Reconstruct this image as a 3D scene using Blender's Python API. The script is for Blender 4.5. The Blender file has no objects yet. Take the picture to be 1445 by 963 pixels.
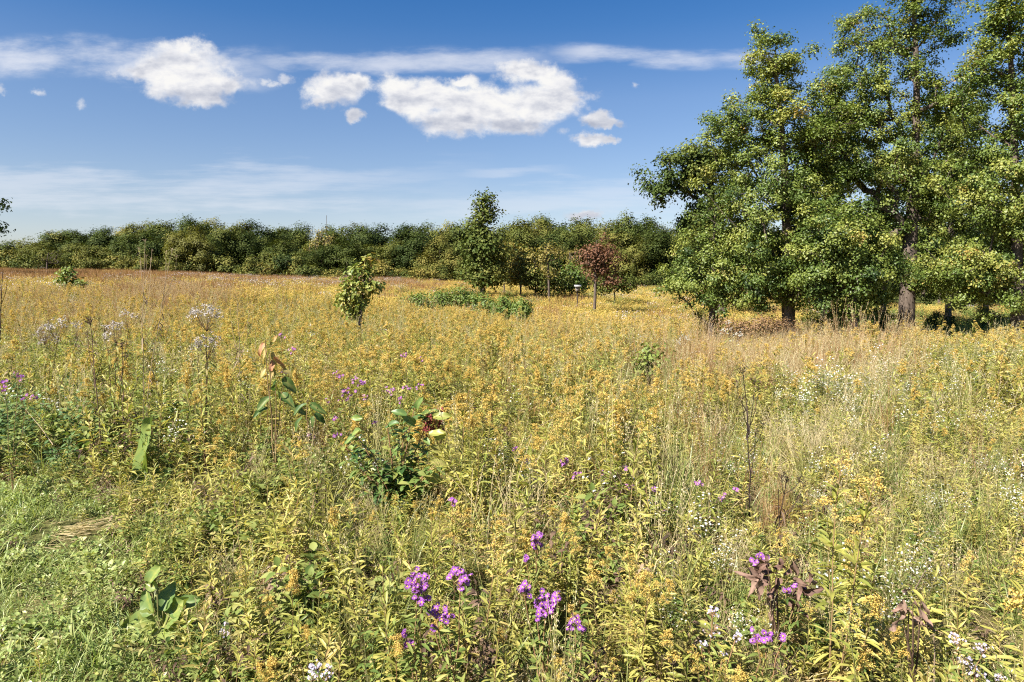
import bpy, math, random
import numpy as np
from mathutils import Vector, Matrix
R_ = np.random.RandomState(11)
random.seed(11)
S = bpy.context.scene
COL = S.collection
rad = math.radians

# ------------------------------------------------------------------ camera
CAMZ = 1.70
FPX = 963.3
PITCH = math.atan((481.5 - 390.0) / FPX)
cam_d = bpy.data.cameras.new('camera')
cam_d.sensor_width = 36.0
cam_d.lens = 24.0
cam_d.clip_start = 0.05
cam_d.clip_end = 6000
cam = bpy.data.objects.new('camera', cam_d)
COL.objects.link(cam)
cam.location = (0, 0, CAMZ)
cam.rotation_euler = (math.pi / 2 - PITCH, 0, 0)
S.camera = cam
CP, SP = math.cos(PITCH), math.sin(PITCH)

def at(px, py, D):
    """point on the sight line of a photo position at depth D metres north"""
    xc = (px - 722.5) / FPX
    yc = (481.5 - py) / FPX
    d = np.array([xc, CP + yc * SP, -SP + yc * CP])
    return np.array([0, 0, CAMZ]) + d * (D / d[1])

def proj(P):
    """photo position of world points (n,3)"""
    P = np.atleast_2d(P)
    r = P - np.array([0, 0, CAMZ])
    f = r[:, 1] * CP - r[:, 2] * SP
    u = r[:, 1] * SP + r[:, 2] * CP
    f = np.maximum(f, 1e-3)
    return 722.5 + FPX * r[:, 0] / f, 481.5 - FPX * u / f

def sstep(a, b, x):
    t = np.clip((np.asarray(x, float) - a) / (b - a), 0, 1)
    return t * t * (3 - 2 * t)

def gz(x, y):
    x = np.asarray(x, float); y = np.asarray(y, float)
    s = sstep(4, 60, y)
    xx = 120 * np.tanh(x / 120)
    z = s * (-0.031 * np.minimum(xx, 0) - 0.018 * np.maximum(xx, 0) - 0.25)
    z = z - 0.22 * sstep(14, 24, y) * sstep(2, 10, x) * (1 - sstep(45, 70, y)) - sstep(8, 30, y) * (1 - .78 * sstep(40, 90, y)) * sstep(-20, 8, x)
    z = z + 0.05 * np.sin(x * 0.9 + 1.3) * np.sin(y * 0.7) * sstep(1, 5, y) + 0.03 * np.sin(x * 2.3) * np.cos(y * 1.9 + 1)
    z = z + 0.12 * np.sin(x * 0.17 + y * 0.11) * sstep(8, 30, y)
    return z

# ------------------------------------------------------------------ mesh builder
class MB:
    def __init__(s):
        s.v = []; s.t = []; s.n = 0
        s.f3 = []; s.f4 = []; s.m3 = []; s.m4 = []
    def add(s, V, tint, tri=None, quad=None, mat=0):
        V = np.asarray(V, float).reshape(-1, 3)
        t = np.broadcast_to(np.asarray(tint, float), (len(V),))
        s.v.append(V); s.t.append(t)
        if tri is not None and len(tri):
            a = np.asarray(tri, int).reshape(-1, 3) + s.n
            s.f3.append(a); s.m3.append(np.full(len(a), mat))
        if quad is not None and len(quad):
            a = np.asarray(quad, int).reshape(-1, 4) + s.n
            s.f4.append(a); s.m4.append(np.full(len(a), mat))
        s.n += len(V)
    def merge(s, o, M=None, tint_add=0.0):
        if o.n == 0: return
        V = np.concatenate(o.v)
        if M is not None:
            V = V @ M[:3, :3].T + M[:3, 3]
        base = s.n
        s.v.append(V); s.t.append(np.concatenate(o.t) + tint_add); s.n += len(V)
        s.f3 += [a + base for a in o.f3]; s.m3 += o.m3
        s.f4 += [a + base for a in o.f4]; s.m4 += o.m4
    def mesh(s, name, mats, smooth=False):
        me = bpy.data.meshes.new(name)
        if s.n == 0:
            return me
        V = np.concatenate(s.v)
        f3 = np.concatenate(s.f3) if s.f3 else np.zeros((0, 3), int)
        f4 = np.concatenate(s.f4) if s.f4 else np.zeros((0, 4), int)
        m = np.concatenate((s.m3 if s.m3 else []) + (s.m4 if s.m4 else []))
        nl = f3.size + f4.size
        me.vertices.add(len(V)); me.vertices.foreach_set('co', V.ravel())
        me.loops.add(nl)
        me.loops.foreach_set('vertex_index', np.concatenate([f3.ravel(), f4.ravel()]).astype(np.int32))
        npoly = len(f3) + len(f4)
        me.polygons.add(npoly)
        st = np.concatenate([np.arange(len(f3)) * 3, f3.size + np.arange(len(f4)) * 4]).astype(np.int32)
        me.polygons.foreach_set('loop_start', st)
        try:
            lt = np.concatenate([np.full(len(f3), 3), np.full(len(f4), 4)]).astype(np.int32)
            me.polygons.foreach_set('loop_total', lt)
        except Exception:
            pass
        for x in mats: me.materials.append(x)
        me.polygons.foreach_set('material_index', m.astype(np.int32))
        if smooth:
            me.polygons.foreach_set('use_smooth', np.ones(npoly, bool))
        at_ = me.attributes.new('tint', 'FLOAT', 'POINT')
        at_.data.foreach_set('value', np.concatenate(s.t).astype(np.float32))
        me.update(calc_edges=True)
        return me
    def obj(s, name, mats, parent=None, smooth=False, link=True):
        o = bpy.data.objects.new(name, s.mesh(name, mats, smooth))
        if link: COL.objects.link(o)
        if parent is not None: o.parent = parent
        return o

def nrm(a):
    a = np.asarray(a, float)
    return a / np.maximum(np.linalg.norm(a, axis=-1, keepdims=True), 1e-9)

def rvec(n, rs):
    return nrm(rs.normal(size=(n, 3)))

def leaves(mb, P, D, L, W, tint, rs, mat=0, droop=0.25, fold=0.35, roll=0.5, prof=(0.85, 0.8), up=None):
    """lance or oval leaves, folded on the midrib: 8 vertices, 6 faces each"""
    P = np.asarray(P, float).reshape(-1, 3); n = len(P)
    D = nrm(np.broadcast_to(D, (n, 3)))
    L = np.broadcast_to(L, (n,))[:, None]; W = np.broadcast_to(W, (n,))[:, None] * 0.5
    U0 = np.broadcast_to(np.array([0, 0, 1.0]) if up is None else up, (n, 3)) + rs.normal(size=(n, 3)) * roll
    Sd = nrm(np.cross(D, U0)); U = nrm(np.cross(Sd, D))
    dz = np.array([0, 0, -1.0]) * (np.broadcast_to(droop, (n,))[:, None] * L)
    def mid(t): return P + D * L * t + dz * t * t
    fo = fold * W * U
    m1, m2, tip = mid(0.33), mid(0.68), mid(1.0)
    w1, w2 = W * prof[0], W * prof[1]
    V = np.stack([P, m1 - Sd * w1 + fo, m1, m1 + Sd * w1 + fo, m2 - Sd * w2 + fo, m2, m2 + Sd * w2 + fo, tip], 1)
    b = (np.arange(n) * 8)[:, None]
    tri = np.concatenate([b + [0, 2, 1], b + [0, 3, 2], b + [4, 5, 7], b + [5, 6, 7]])
    quad = np.concatenate([b + [1, 2, 5, 4], b + [2, 3, 6, 5]])
    mb.add(V.reshape(-1, 3), np.repeat(np.broadcast_to(tint, (n,)), 8), tri, quad, mat)

def kites(mb, P, N, L, W, tint, rs, mat=0, dirs=None, fold=0.25):
    """small leaves seen from afar: two triangles folded on the midrib"""
    P = np.asarray(P, float).reshape(-1, 3); n = len(P)
    N = nrm(np.broadcast_to(N, (n, 3)))
    A = rvec(n, rs) if dirs is None else nrm(np.broadcast_to(dirs, (n, 3)))
    A = nrm(A - N * np.sum(A * N, 1, keepdims=True))
    B = np.cross(N, A)
    L = np.broadcast_to(L, (n,))[:, None]; W = np.broadcast_to(W, (n,))[:, None]
    o = N * W * fold
    V = np.stack([P - A * L * .5, P + B * W * .5 + o + A * L * .06, P + A * L * .5, P - B * W * .5 + o + A * L * .06], 1)
    b = (np.arange(n) * 4)[:, None]
    tri = np.concatenate([b + [0, 1, 2], b + [0, 2, 3]])
    mb.add(V.reshape(-1, 3), np.repeat(np.broadcast_to(tint, (n,)), 4), tri, None, mat)

def blades(mb, P, az, H, reach, W, tint, rs, mat=0):
    """grass blades: bent tapering strips"""
    P = np.asarray(P, float).reshape(-1, 3); n = len(P)
    H = np.broadcast_to(H, (n,))[:, None]; reach = np.broadcast_to(reach, (n,))[:, None]
    W = np.broadcast_to(W, (n,))[:, None] * .5
    d = np.stack([np.cos(az), np.sin(az), np.zeros(n)], 1)
    tw = az + rs.normal(size=n) * .6
    s = np.stack([-np.sin(tw), np.cos(tw), np.zeros(n)], 1)
    rows = []
    for t, w in ((0, .7), (.4, 1.), (.75, .7)):
        c = P + d * reach * t ** 1.8 + np.array([0, 0, 1.]) * H * (t - .25 * t ** 3 * np.clip(reach / np.maximum(H, .01), 0, 2))
        rows += [c - s * W * w, c + s * W * w]
    tip = P + d * reach + np.array([0, 0, 1.]) * H * (1 - .25 * np.clip(reach / np.maximum(H, .01), 0, 2))
    V = np.stack(rows + [tip], 1)
    b = (np.arange(n) * 7)[:, None]
    quad = np.concatenate([b + [0, 1, 3, 2], b + [2, 3, 5, 4]])
    mb.add(V.reshape(-1, 3), np.repeat(np.broadcast_to(tint, (n,)), 7), b + [4, 5, 6], quad, mat)

def tube(mb, pts, r, tint=0.5, mat=0, k=4):
    pts = np.asarray(pts, float); n = len(pts)
    r = np.broadcast_to(np.asarray(r, float), (n,))
    T = nrm(np.gradient(pts, axis=0))
    ref = np.where(np.abs(T[:, 2:3]) > .9, np.array([[1., 0, 0]]), np.array([[0, 0, 1.]]))
    ref = np.broadcast_to(ref[0], T.shape)
    A = nrm(np.cross(T, ref)); B = np.cross(T, A)
    an = np.arange(k) / k * 2 * math.pi
    V = pts[:, None, :] + r[:, None, None] * (A[:, None, :] * np.cos(an)[None, :, None] + B[:, None, :] * np.sin(an)[None, :, None])
    q = []
    for i in range(n - 1):
        for j in range(k):
            q.append((i * k + j, i * k + (j + 1) % k, (i + 1) * k + (j + 1) % k, (i + 1) * k + j))
    mb.add(V.reshape(-1, 3), tint, None, q, mat)

# ------------------------------------------------------------------ materials
def new_mat(name):
    m = bpy.data.materials.new(name); m.use_nodes = True
    m.node_tree.nodes.clear()
    return m, m.node_tree

def ramp(nt, stops):
    r = nt.nodes.new('ShaderNodeValToRGB'); e = r.color_ramp.elements
    while len(e) < len(stops): e.new(0.5)
    for q, (p, c) in zip(e, stops):
        q.position = p; q.color = (*c, 1)
    return r

def mth(nt, op, a, b=None, c=None, clamp=False):
    n = nt.nodes.new('ShaderNodeMath'); n.operation = op; n.use_clamp = clamp
    for i, x in enumerate((a, b, c)):
        if x is None: continue
        if isinstance(x, (int, float)): n.inputs[i].default_value = x
        else: nt.links.new(x, n.inputs[i])
    return n.outputs[0]

def leaf_mat(name, stops, trans=0.35, rough=0.5, spec=0.25, ov=0.25, nv=0.25, nscale=0.6):
    m, nt = new_mat(name)
    a = nt.nodes.new('ShaderNodeAttribute'); a.attribute_name = 'tint'
    oi = nt.nodes.new('ShaderNodeObjectInfo')
    ge = nt.nodes.new('ShaderNodeNewGeometry')
    no = nt.nodes.new('ShaderNodeTexNoise'); no.inputs['Scale'].default_value = nscale; no.inputs['Detail'].default_value = 3
    nt.links.new(ge.outputs['Position'], no.inputs['Vector'])
    v = mth(nt, 'MULTIPLY_ADD', oi.outputs['Random'], ov, a.outputs['Fac'])
    v = mth(nt, 'MULTIPLY_ADD', no.outputs['Fac'], nv, v)
    v = mth(nt, 'ADD', v, -0.5 * ov - 0.5 * nv)
    r = ramp(nt, stops); nt.links.new(v, r.inputs['Fac'])
    p = nt.nodes.new('ShaderNodeBsdfPrincipled')
    p.inputs['Roughness'].default_value = rough
    p.inputs['Specular IOR Level'].default_value = spec
    nt.links.new(r.outputs['Color'], p.inputs['Base Color'])
    out = nt.nodes.new('ShaderNodeOutputMaterial')
    if trans > 0:
        t = nt.nodes.new('ShaderNodeBsdfTranslucent')
        g = nt.nodes.new('ShaderNodeMixRGB'); g.blend_type = 'MULTIPLY'; g.inputs[0].default_value = 1
        g.inputs[2].default_value = (1.15, 1.15, .6, 1)
        nt.links.new(r.outputs['Color'], g.inputs[1]); nt.links.new(g.outputs[0], t.inputs['Color'])
        mx = nt.nodes.new('ShaderNodeMixShader'); mx.inputs[0].default_value = trans
        nt.links.new(p.outputs[0], mx.inputs[1]); nt.links.new(t.outputs[0], mx.inputs[2])
        nt.links.new(mx.outputs[0], out.inputs['Surface'])
    else:
        nt.links.new(p.outputs[0], out.inputs['Surface'])
    return m

def bark_mat(name, c0, c1, scale=14):
    m, nt = new_mat(name)
    tc = nt.nodes.new('ShaderNodeTexCoord')
    mp = nt.nodes.new('ShaderNodeMapping'); mp.inputs['Scale'].default_value = (1, 1, .22)
    nt.links.new(tc.outputs['Object'], mp.inputs['Vector'])
    no = nt.nodes.new('ShaderNodeTexNoise'); no.inputs['Scale'].default_value = scale; no.inputs['Detail'].default_value = 6
    no.inputs['Roughness'].default_value = .65
    nt.links.new(mp.outputs[0], no.inputs['Vector'])
    r = ramp(nt, [(.32, c0), (.68, c1)]); nt.links.new(no.outputs['Fac'], r.inputs['Fac'])
    bu = nt.nodes.new('ShaderNodeBump'); bu.inputs['Strength'].default_value = .8; bu.inputs['Distance'].default_value = .03
    nt.links.new(no.outputs['Fac'], bu.inputs['Height'])
    p = nt.nodes.new('ShaderNodeBsdfPrincipled'); p.inputs['Roughness'].default_value = .9
    p.inputs['Specular IOR Level'].default_value = .1
    nt.links.new(r.outputs['Color'], p.inputs['Base Color']); nt.links.new(bu.outputs[0], p.inputs['Normal'])
    out = nt.nodes.new('ShaderNodeOutputMaterial'); nt.links.new(p.outputs[0], out.inputs['Surface'])
    return m

M = {}
M['gold_leaf'] = leaf_mat('goldenrod_leaf', [(0, (.125, .165, .033)), (.33, (.28, .285, .06)), (.58, (.45, .40, .11)), (.78, (.47, .355, .14)), (1, (.25, .15, .085))], .35, .45, .3)
M['green_leaf'] = leaf_mat('weed_leaf', [(0, (.065, .115, .028)), (.4, (.16, .21, .05)), (.7, (.28, .29, .085)), (1, (.36, .30, .12))], .3, .6, .15)
M['blue_leaf'] = leaf_mat('dark_weed_leaf', [(0, (.05, .10, .035)), (.5, (.12, .20, .07)), (1, (.25, .32, .12))], .3, .6, .15)
M['stem'] = leaf_mat('plant_stem', [(0, (.10, .13, .04)), (.5, (.22, .19, .08)), (1, (.22, .11, .06))], 0, .6, .2)
M['dead'] = leaf_mat('dead_stem', [(0, (.035, .025, .02)), (.5, (.12, .075, .05)), (1, (.32, .24, .16))], .1, .8, .1)
M['gold'] = leaf_mat('goldenrod_flower', [(0, (.37, .255, .06)), (.4, (.58, .41, .105)), (.75, (.69, .51, .155)), (1, (.49, .35, .18))], .3, .7, .1)
M['grass'] = leaf_mat('grass_blade', [(0, (.09, .135, .035)), (.4, (.215, .255, .07)), (.7, (.36, .345, .12)), (1, (.50, .43, .21))], .35, .4, .35)
M['straw'] = leaf_mat('dry_grass_blade', [(0, (.26, .20, .09)), (.4, (.45, .36, .18)), (.8, (.60, .50, .30)), (1, (.68, .60, .40))], .3, .5, .25)
M['russet'] = leaf_mat('russet_grass_blade', [(0, (.15, .07, .03)), (.5, (.32, .17, .07)), (1, (.46, .32, .15))], .3, .6, .2)
M['lawn'] = leaf_mat('lawn_blade', [(0, (.11, .175, .045)), (.4, (.27, .345, .10)), (.75, (.42, .44, .17)), (1, (.59, .52, .31))], .35, .4, .35)
M['white'] = leaf_mat('white_petal', [(0, (.55, .55, .50)), (1, (.82, .82, .80))], .3, .6, .1, .1, .1)
M['dusty'] = leaf_mat('faded_flower', [(0, (.22, .18, .16)), (.5, (.42, .37, .36)), (1, (.60, .57, .56))], .2, .8, .1)
M['purple'] = leaf_mat('purple_petal', [(0, (.20, .06, .30)), (.5, (.33, .105, .43)), (1, (.50, .25, .58))], .3, .5, .15, .15, .1)
M['lilac'] = leaf_mat('lilac_petal', [(0, (.40, .36, .60)), (1, (.68, .64, .82))], .3, .6, .1, .1, .1)
M['disc'] = leaf_mat('flower_disc', [(0, (.55, .30, .04)), (1, (.75, .50, .08))], 0, .8, .1, .1, .1)
M['bark'] = bark_mat('grey_bark', (.045, .034, .027), (.16, .125, .10))
M['bark_dark'] = bark_mat('dark_bark', (.03, .024, .02), (.10, .08, .065))

# ------------------------------------------------------------------ object helpers
def tag(o, label=None, cat=None, group=None, kind=None):
    if label: o['label'] = label
    if cat: o['category'] = cat
    if group: o['group'] = group
    if kind: o['kind'] = kind
    return o

def thing(name, label, cat, loc=(0, 0, 0), rz=0.0, group=None, scale=None):
    o = bpy.data.objects.new(name, None); COL.objects.link(o)
    o.empty_display_size = .2
    o.location = tuple(float(c) for c in loc); o.rotation_euler = (0, 0, rz)
    if scale is not None: o.scale = (scale,) * 3 if np.isscalar(scale) else tuple(scale)
    return tag(o, label, cat, group)

def part(name, data, parent):
    o = bpy.data.objects.new(name, data); COL.objects.link(o); o.parent = parent
    return o

# GN scatter for uncountable plants
def proto_collection(name, meshes):
    c = bpy.data.collections.new(name)
    for i, me in enumerate(meshes):
        c.objects.link(bpy.data.objects.new('%s_%02d' % (name, i), me))
    return c

def scatter(name, label, cat, meshes, P, rot, scl, idx):
    P = np.asarray(P, float)
    n = len(P)
    me = bpy.data.meshes.new(name)
    me.vertices.add(n); me.vertices.foreach_set('co', P.ravel())
    a = me.attributes.new('rot', 'FLOAT_VECTOR', 'POINT'); a.data.foreach_set('vector', np.asarray(rot, np.float32).ravel())
    a = me.attributes.new('scl', 'FLOAT_VECTOR', 'POINT'); a.data.foreach_set('vector', np.asarray(scl, np.float32).ravel())
    a = me.attributes.new('idx', 'INT', 'POINT'); a.data.foreach_set('value', np.asarray(idx, np.int32))
    o = bpy.data.objects.new(name, me); COL.objects.link(o)
    ng = bpy.data.node_groups.new(name, 'GeometryNodeTree')
    ng.interface.new_socket('Geometry', in_out='INPUT', socket_type='NodeSocketGeometry')
    ng.interface.new_socket('Geometry', in_out='OUTPUT', socket_type='NodeSocketGeometry')
    N = ng.nodes.new; Lk = ng.links.new
    gi, go = N('NodeGroupInput'), N('NodeGroupOutput')
    ci = N('GeometryNodeCollectionInfo'); ci.inputs['Collection'].default_value = proto_collection(name + '_kinds', meshes)
    ci.inputs['Separate Children'].default_value = True; ci.inputs['Reset Children'].default_value = True
    ip = N('GeometryNodeInstanceOnPoints'); ip.inputs['Pick Instance'].default_value = True
    def att(nm, ty):
        q = N('GeometryNodeInputNamedAttribute'); q.data_type = ty; q.inputs['Name'].default_value = nm
        return q.outputs['Attribute']
    e2r = N('FunctionNodeEulerToRotation')
    Lk(att('rot', 'FLOAT_VECTOR'), e2r.inputs[0])
    Lk(gi.outputs[0], ip.inputs['Points']); Lk(ci.outputs[0], ip.inputs['Instance'])
    Lk(att('idx', 'INT'), ip.inputs['Instance Index'])
    Lk(e2r.outputs[0], ip.inputs['Rotation']); Lk(att('scl', 'FLOAT_VECTOR'), ip.inputs['Scale'])
    Lk(ip.outputs[0], go.inputs[0])
    md = o.modifiers.new('scatter', 'NODES'); md.node_group = ng
    tag(o, label, cat, None, 'stuff')
    return o

# ------------------------------------------------------------------ plants
def bend_stem(h, rs, lean=.12, n=6):
    a = rs.uniform(0, 2 * math.pi); l = rs.uniform(.2, 1) * lean * h
    t = np.linspace(0, 1, n)
    p = np.stack([np.cos(a) * l * t ** 2, np.sin(a) * l * t ** 2, h * t], 1)
    p[1:-1, :2] += rs.normal(size=(n - 2, 2)) * .006 * h
    return p

def on_path(p, t):
    t = np.asarray(t) * (len(p) - 1); i = np.clip(t.astype(int), 0, len(p) - 2); f = (t - i)[:, None]
    return p[i] * (1 - f) + p[i + 1] * f

def goldenrod(seed, h, plume=1.0, dense=62, yellowing=.0, wide=1.0):
    rs = np.random.RandomState(seed)
    A, B = MB(), MB()
    p = bend_stem(h, rs)
    tube(A, p, np.linspace(.0035, .0018, len(p)), rs.uniform(.3, .9), 1, 3)
    n = int(h * dense)
    t = np.sort(rs.uniform(.06, .93 if plume else .99, n))
    base = on_path(p, t)
    az = np.arange(n) * 2.4 + rs.normal(size=n) * .4
    el = np.interp(t, [0, .25, .6, 1], [-.6, .15, .6, 1.0]) + rs.normal(size=n) * .22
    D = np.stack([np.cos(az) * np.cos(el), np.sin(az) * np.cos(el), np.sin(el)], 1)
    L = np.interp(t, [0, .3, .6, 1], [.075, .105, .10, .055]) * rs.uniform(.75, 1.25, n) * wide
    W = L * rs.uniform(.14, .2, n)
    ti = np.interp(t, [0, .12, .3, .7, 1], [.98, .85, .5, .40, .35]) + rs.normal(size=n) * .10 + yellowing
    leaves(A, base, D, L, W, ti, rs, 0, droop=rs.uniform(.1, .5, n), fold=.4, roll=.35)
    if plume:
        nb = int(rs.uniform(14, 22) * plume)
        side = rs.uniform(0, 2 * math.pi)
        PP, TT = [], []
        for k in range(nb):
            tt = rs.uniform(.77, 1.0)
            b = on_path(p, [tt])[0]
            a = side + rs.normal() * 1.4
            ln = np.interp(tt, [.78, .9, 1], [.055, .065, .03]) * rs.uniform(.7, 1.4) * (h / .9)
            u = np.linspace(0, 1, 5)
            q = b + np.stack([np.cos(a) * ln * u, np.sin(a) * ln * u, ln * (.75 * u - .75 * u ** 2.2)], 1)
            tube(B, q, .0009, .3, 1, 3)
            m = int(26 * plume + 10)
            s = rs.uniform(.2, 1, m)
            PP.append(on_path(q, s) + rs.normal(size=(m, 3)) * .0055 + [0, 0, .005]); TT.append(np.full(m, rs.uniform(.3, .7)))
        PP = np.concatenate(PP); TT = np.concatenate(TT) + rs.normal(size=len(PP)) * .15
        kites(B, PP, rvec(len(PP), rs) + [0, 0, .8], rs.uniform(.006, .010, len(PP)), rs.uniform(.005, .008, len(PP)), TT, rs, 0)
    return A, B

def both(A, B, matsA, matsB, name):
    mb = MB(); mb.merge(A)
    off = len(matsA)
    c = MB(); c.merge(B); c.m3 = [m + off for m in c.m3]; c.m4 = [m + off for m in c.m4]
    mb.merge(c)
    return mb.mesh(name, matsA + matsB)

def tuft(seed, n, h, spread, reach, w, tint, mat, heads=0.0, headmat=None):
    rs = np.random.RandomState(seed); mb = MB()
    P = np.stack([rs.normal(size=n) * spread, rs.normal(size=n) * spread, np.zeros(n)], 1)
    az = rs.uniform(0, 2 * math.pi, n)
    H = h * rs.uniform(.5, 1.1, n)
    blades(mb, P, az, H, H * reach * rs.uniform(.2, 1.3, n), w * rs.uniform(.6, 1.2, n), tint + rs.normal(size=n) * .16, rs, 0)
    if heads:
        m = int(n * heads)
        for i in range(m):
            hh = h * rs.uniform(1.0, 1.35); a = rs.uniform(0, 6.28); r = hh * rs.uniform(.05, .25)
            t = np.linspace(0, 1, 5)
            q = np.stack([np.cos(a) * r * t ** 2, np.sin(a) * r * t ** 2, hh * t], 1) + P[i]
            tube(mb, q, .0012, tint + .3, 0, 3)
            k = 14
            s = rs.uniform(.75, 1, k)
            kites(mb, on_path(q, s) + rs.normal(size=(k, 3)) * .006, rvec(k, rs), .016, .004, tint + .25 + rs.normal(size=k) * .1, rs, 1, dirs=rvec(k, rs) * .5 + [0, 0, 1])
    return mb.mesh('tuft', [M[mat], M[headmat or mat]])

def bushy(seed, h, w, n, L, ratio, tint, mat, prof=(1.0, .75), stems=5, droop=.3, smat='stem'):
    """many-stemmed leafy herb or low shrub; returns MB with leaf=0, stem=1"""
    rs = np.random.RandomState(seed); mb = MB()
    per = n // stems
    for k in range(stems):
        a = rs.uniform(0, 6.28); r = w * rs.uniform(.15, 1)
        hh = h * rs.uniform(.65, 1.05)
        t = np.linspace(0, 1, 6)
        p = np.stack([np.cos(a) * r * t ** 1.3, np.sin(a) * r * t ** 1.3, hh * t * (1.1 - .1 * t)], 1)
        p += rs.normal(size=p.shape) * .01 * h * t[:, None]
        tube(mb, p, np.linspace(.006, .002, 6) * max(h, .4), rs.uniform(.1, .9), 1, 4)
        tt = rs.uniform(.15, 1, per) ** .8
        az = np.arange(per) * 2.4 + rs.normal(size=per) * .5
        el = rs.normal(size=per) * .35 + np.interp(tt, [0, 1], [.0, .6])
        D = np.stack([np.cos(az) * np.cos(el), np.sin(az) * np.cos(el), np.sin(el)], 1)
        Ls = L * rs.uniform(.6, 1.25, per)
        leaves(mb, on_path(p, tt) + D * L * .25, D, Ls, Ls * ratio, tint + rs.normal(size=per) * .13, rs, 0, droop=droop, fold=.3, roll=.35, prof=prof)
    return mb

def flower_dots(mb, P, r, tint, rs, mat, k=6, disc=None):
    """small daisy flowers: k petals each"""
    for p in np.atleast_2d(P):
        N = nrm(np.array([rs.normal() * .5 - .15, rs.normal() * .5 - .5, .8]))
        A = nrm(np.cross(N, [0.3, 1, .1])); B = np.cross(N, A)
        an = np.arange(k) / k * 6.283 + rs.uniform(0, 6)
        dr = np.cos(an)[:, None] * A + np.sin(an)[:, None] * B
        rr = r * rs.uniform(.8, 1.1, k)
        kites(mb, p + dr * (rr * .55)[:, None] + N * r * .1, N + dr * .3, rr * .95, r * 6.283 / k * .62, tint + rs.normal(size=k) * .12, rs, mat, dirs=dr)
        if disc is not None:
            m = 6
            an = np.arange(m) / m * 6.283
            ring = p + (np.cos(an)[:, None] * A + np.sin(an)[:, None] * B) * r * .26 + N * r * .12
            V = np.concatenate([ring, [p + N * r * .30]])
            mb.add(V, rs.uniform(.2, .9), [(i, (i + 1) % m, m) for i in range(m)], None, disc)

def daisy_plant(seed, h, nf, fr, petal, tint=.5, leafmat='green_leaf', nstem=4, w=.18, k=7):
    rs = np.random.RandomState(seed); mb = MB()
    for s in range(nstem):
        a = rs.uniform(0, 6.28); r = w * rs.uniform(.1, 1); hh = h * rs.uniform(.7, 1.05)
        t = np.linspace(0, 1, 5)
        p = np.stack([np.cos(a) * r * t, np.sin(a) * r * t, hh * t], 1)
        tube(mb, p, .0015, .4, 1, 3)
        n = int(hh * 50)
        tt = rs.uniform(.1, .95, n); az = rs.uniform(0, 6.28, n); el = rs.normal(size=n) * .3 + .4
        D = np.stack([np.cos(az) * np.cos(el), np.sin(az) * np.cos(el), np.sin(el)], 1)
        Ls = rs.uniform(.03, .06, n)
        leaves(mb, on_path(p, tt), D, Ls, Ls * .17, .4 + rs.normal(size=n) * .15, rs, 0)
        m = nf // nstem
        tt = rs.uniform(.68, 1.02, m)
        F = on_path(p, np.clip(tt, 0, .999)) + rs.normal(size=(m, 3)) * np.array([.045, .045, .03])
        flower_dots(mb, F, fr, tint, rs, 2, k, 3)
    return mb.mesh('daisy', [M[leafmat], M['stem'], M[petal], M['disc']])

# ------------------------------------------------------------------ trees
def ang_noise(n, rs): return rs.normal(size=(n, 3))

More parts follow.
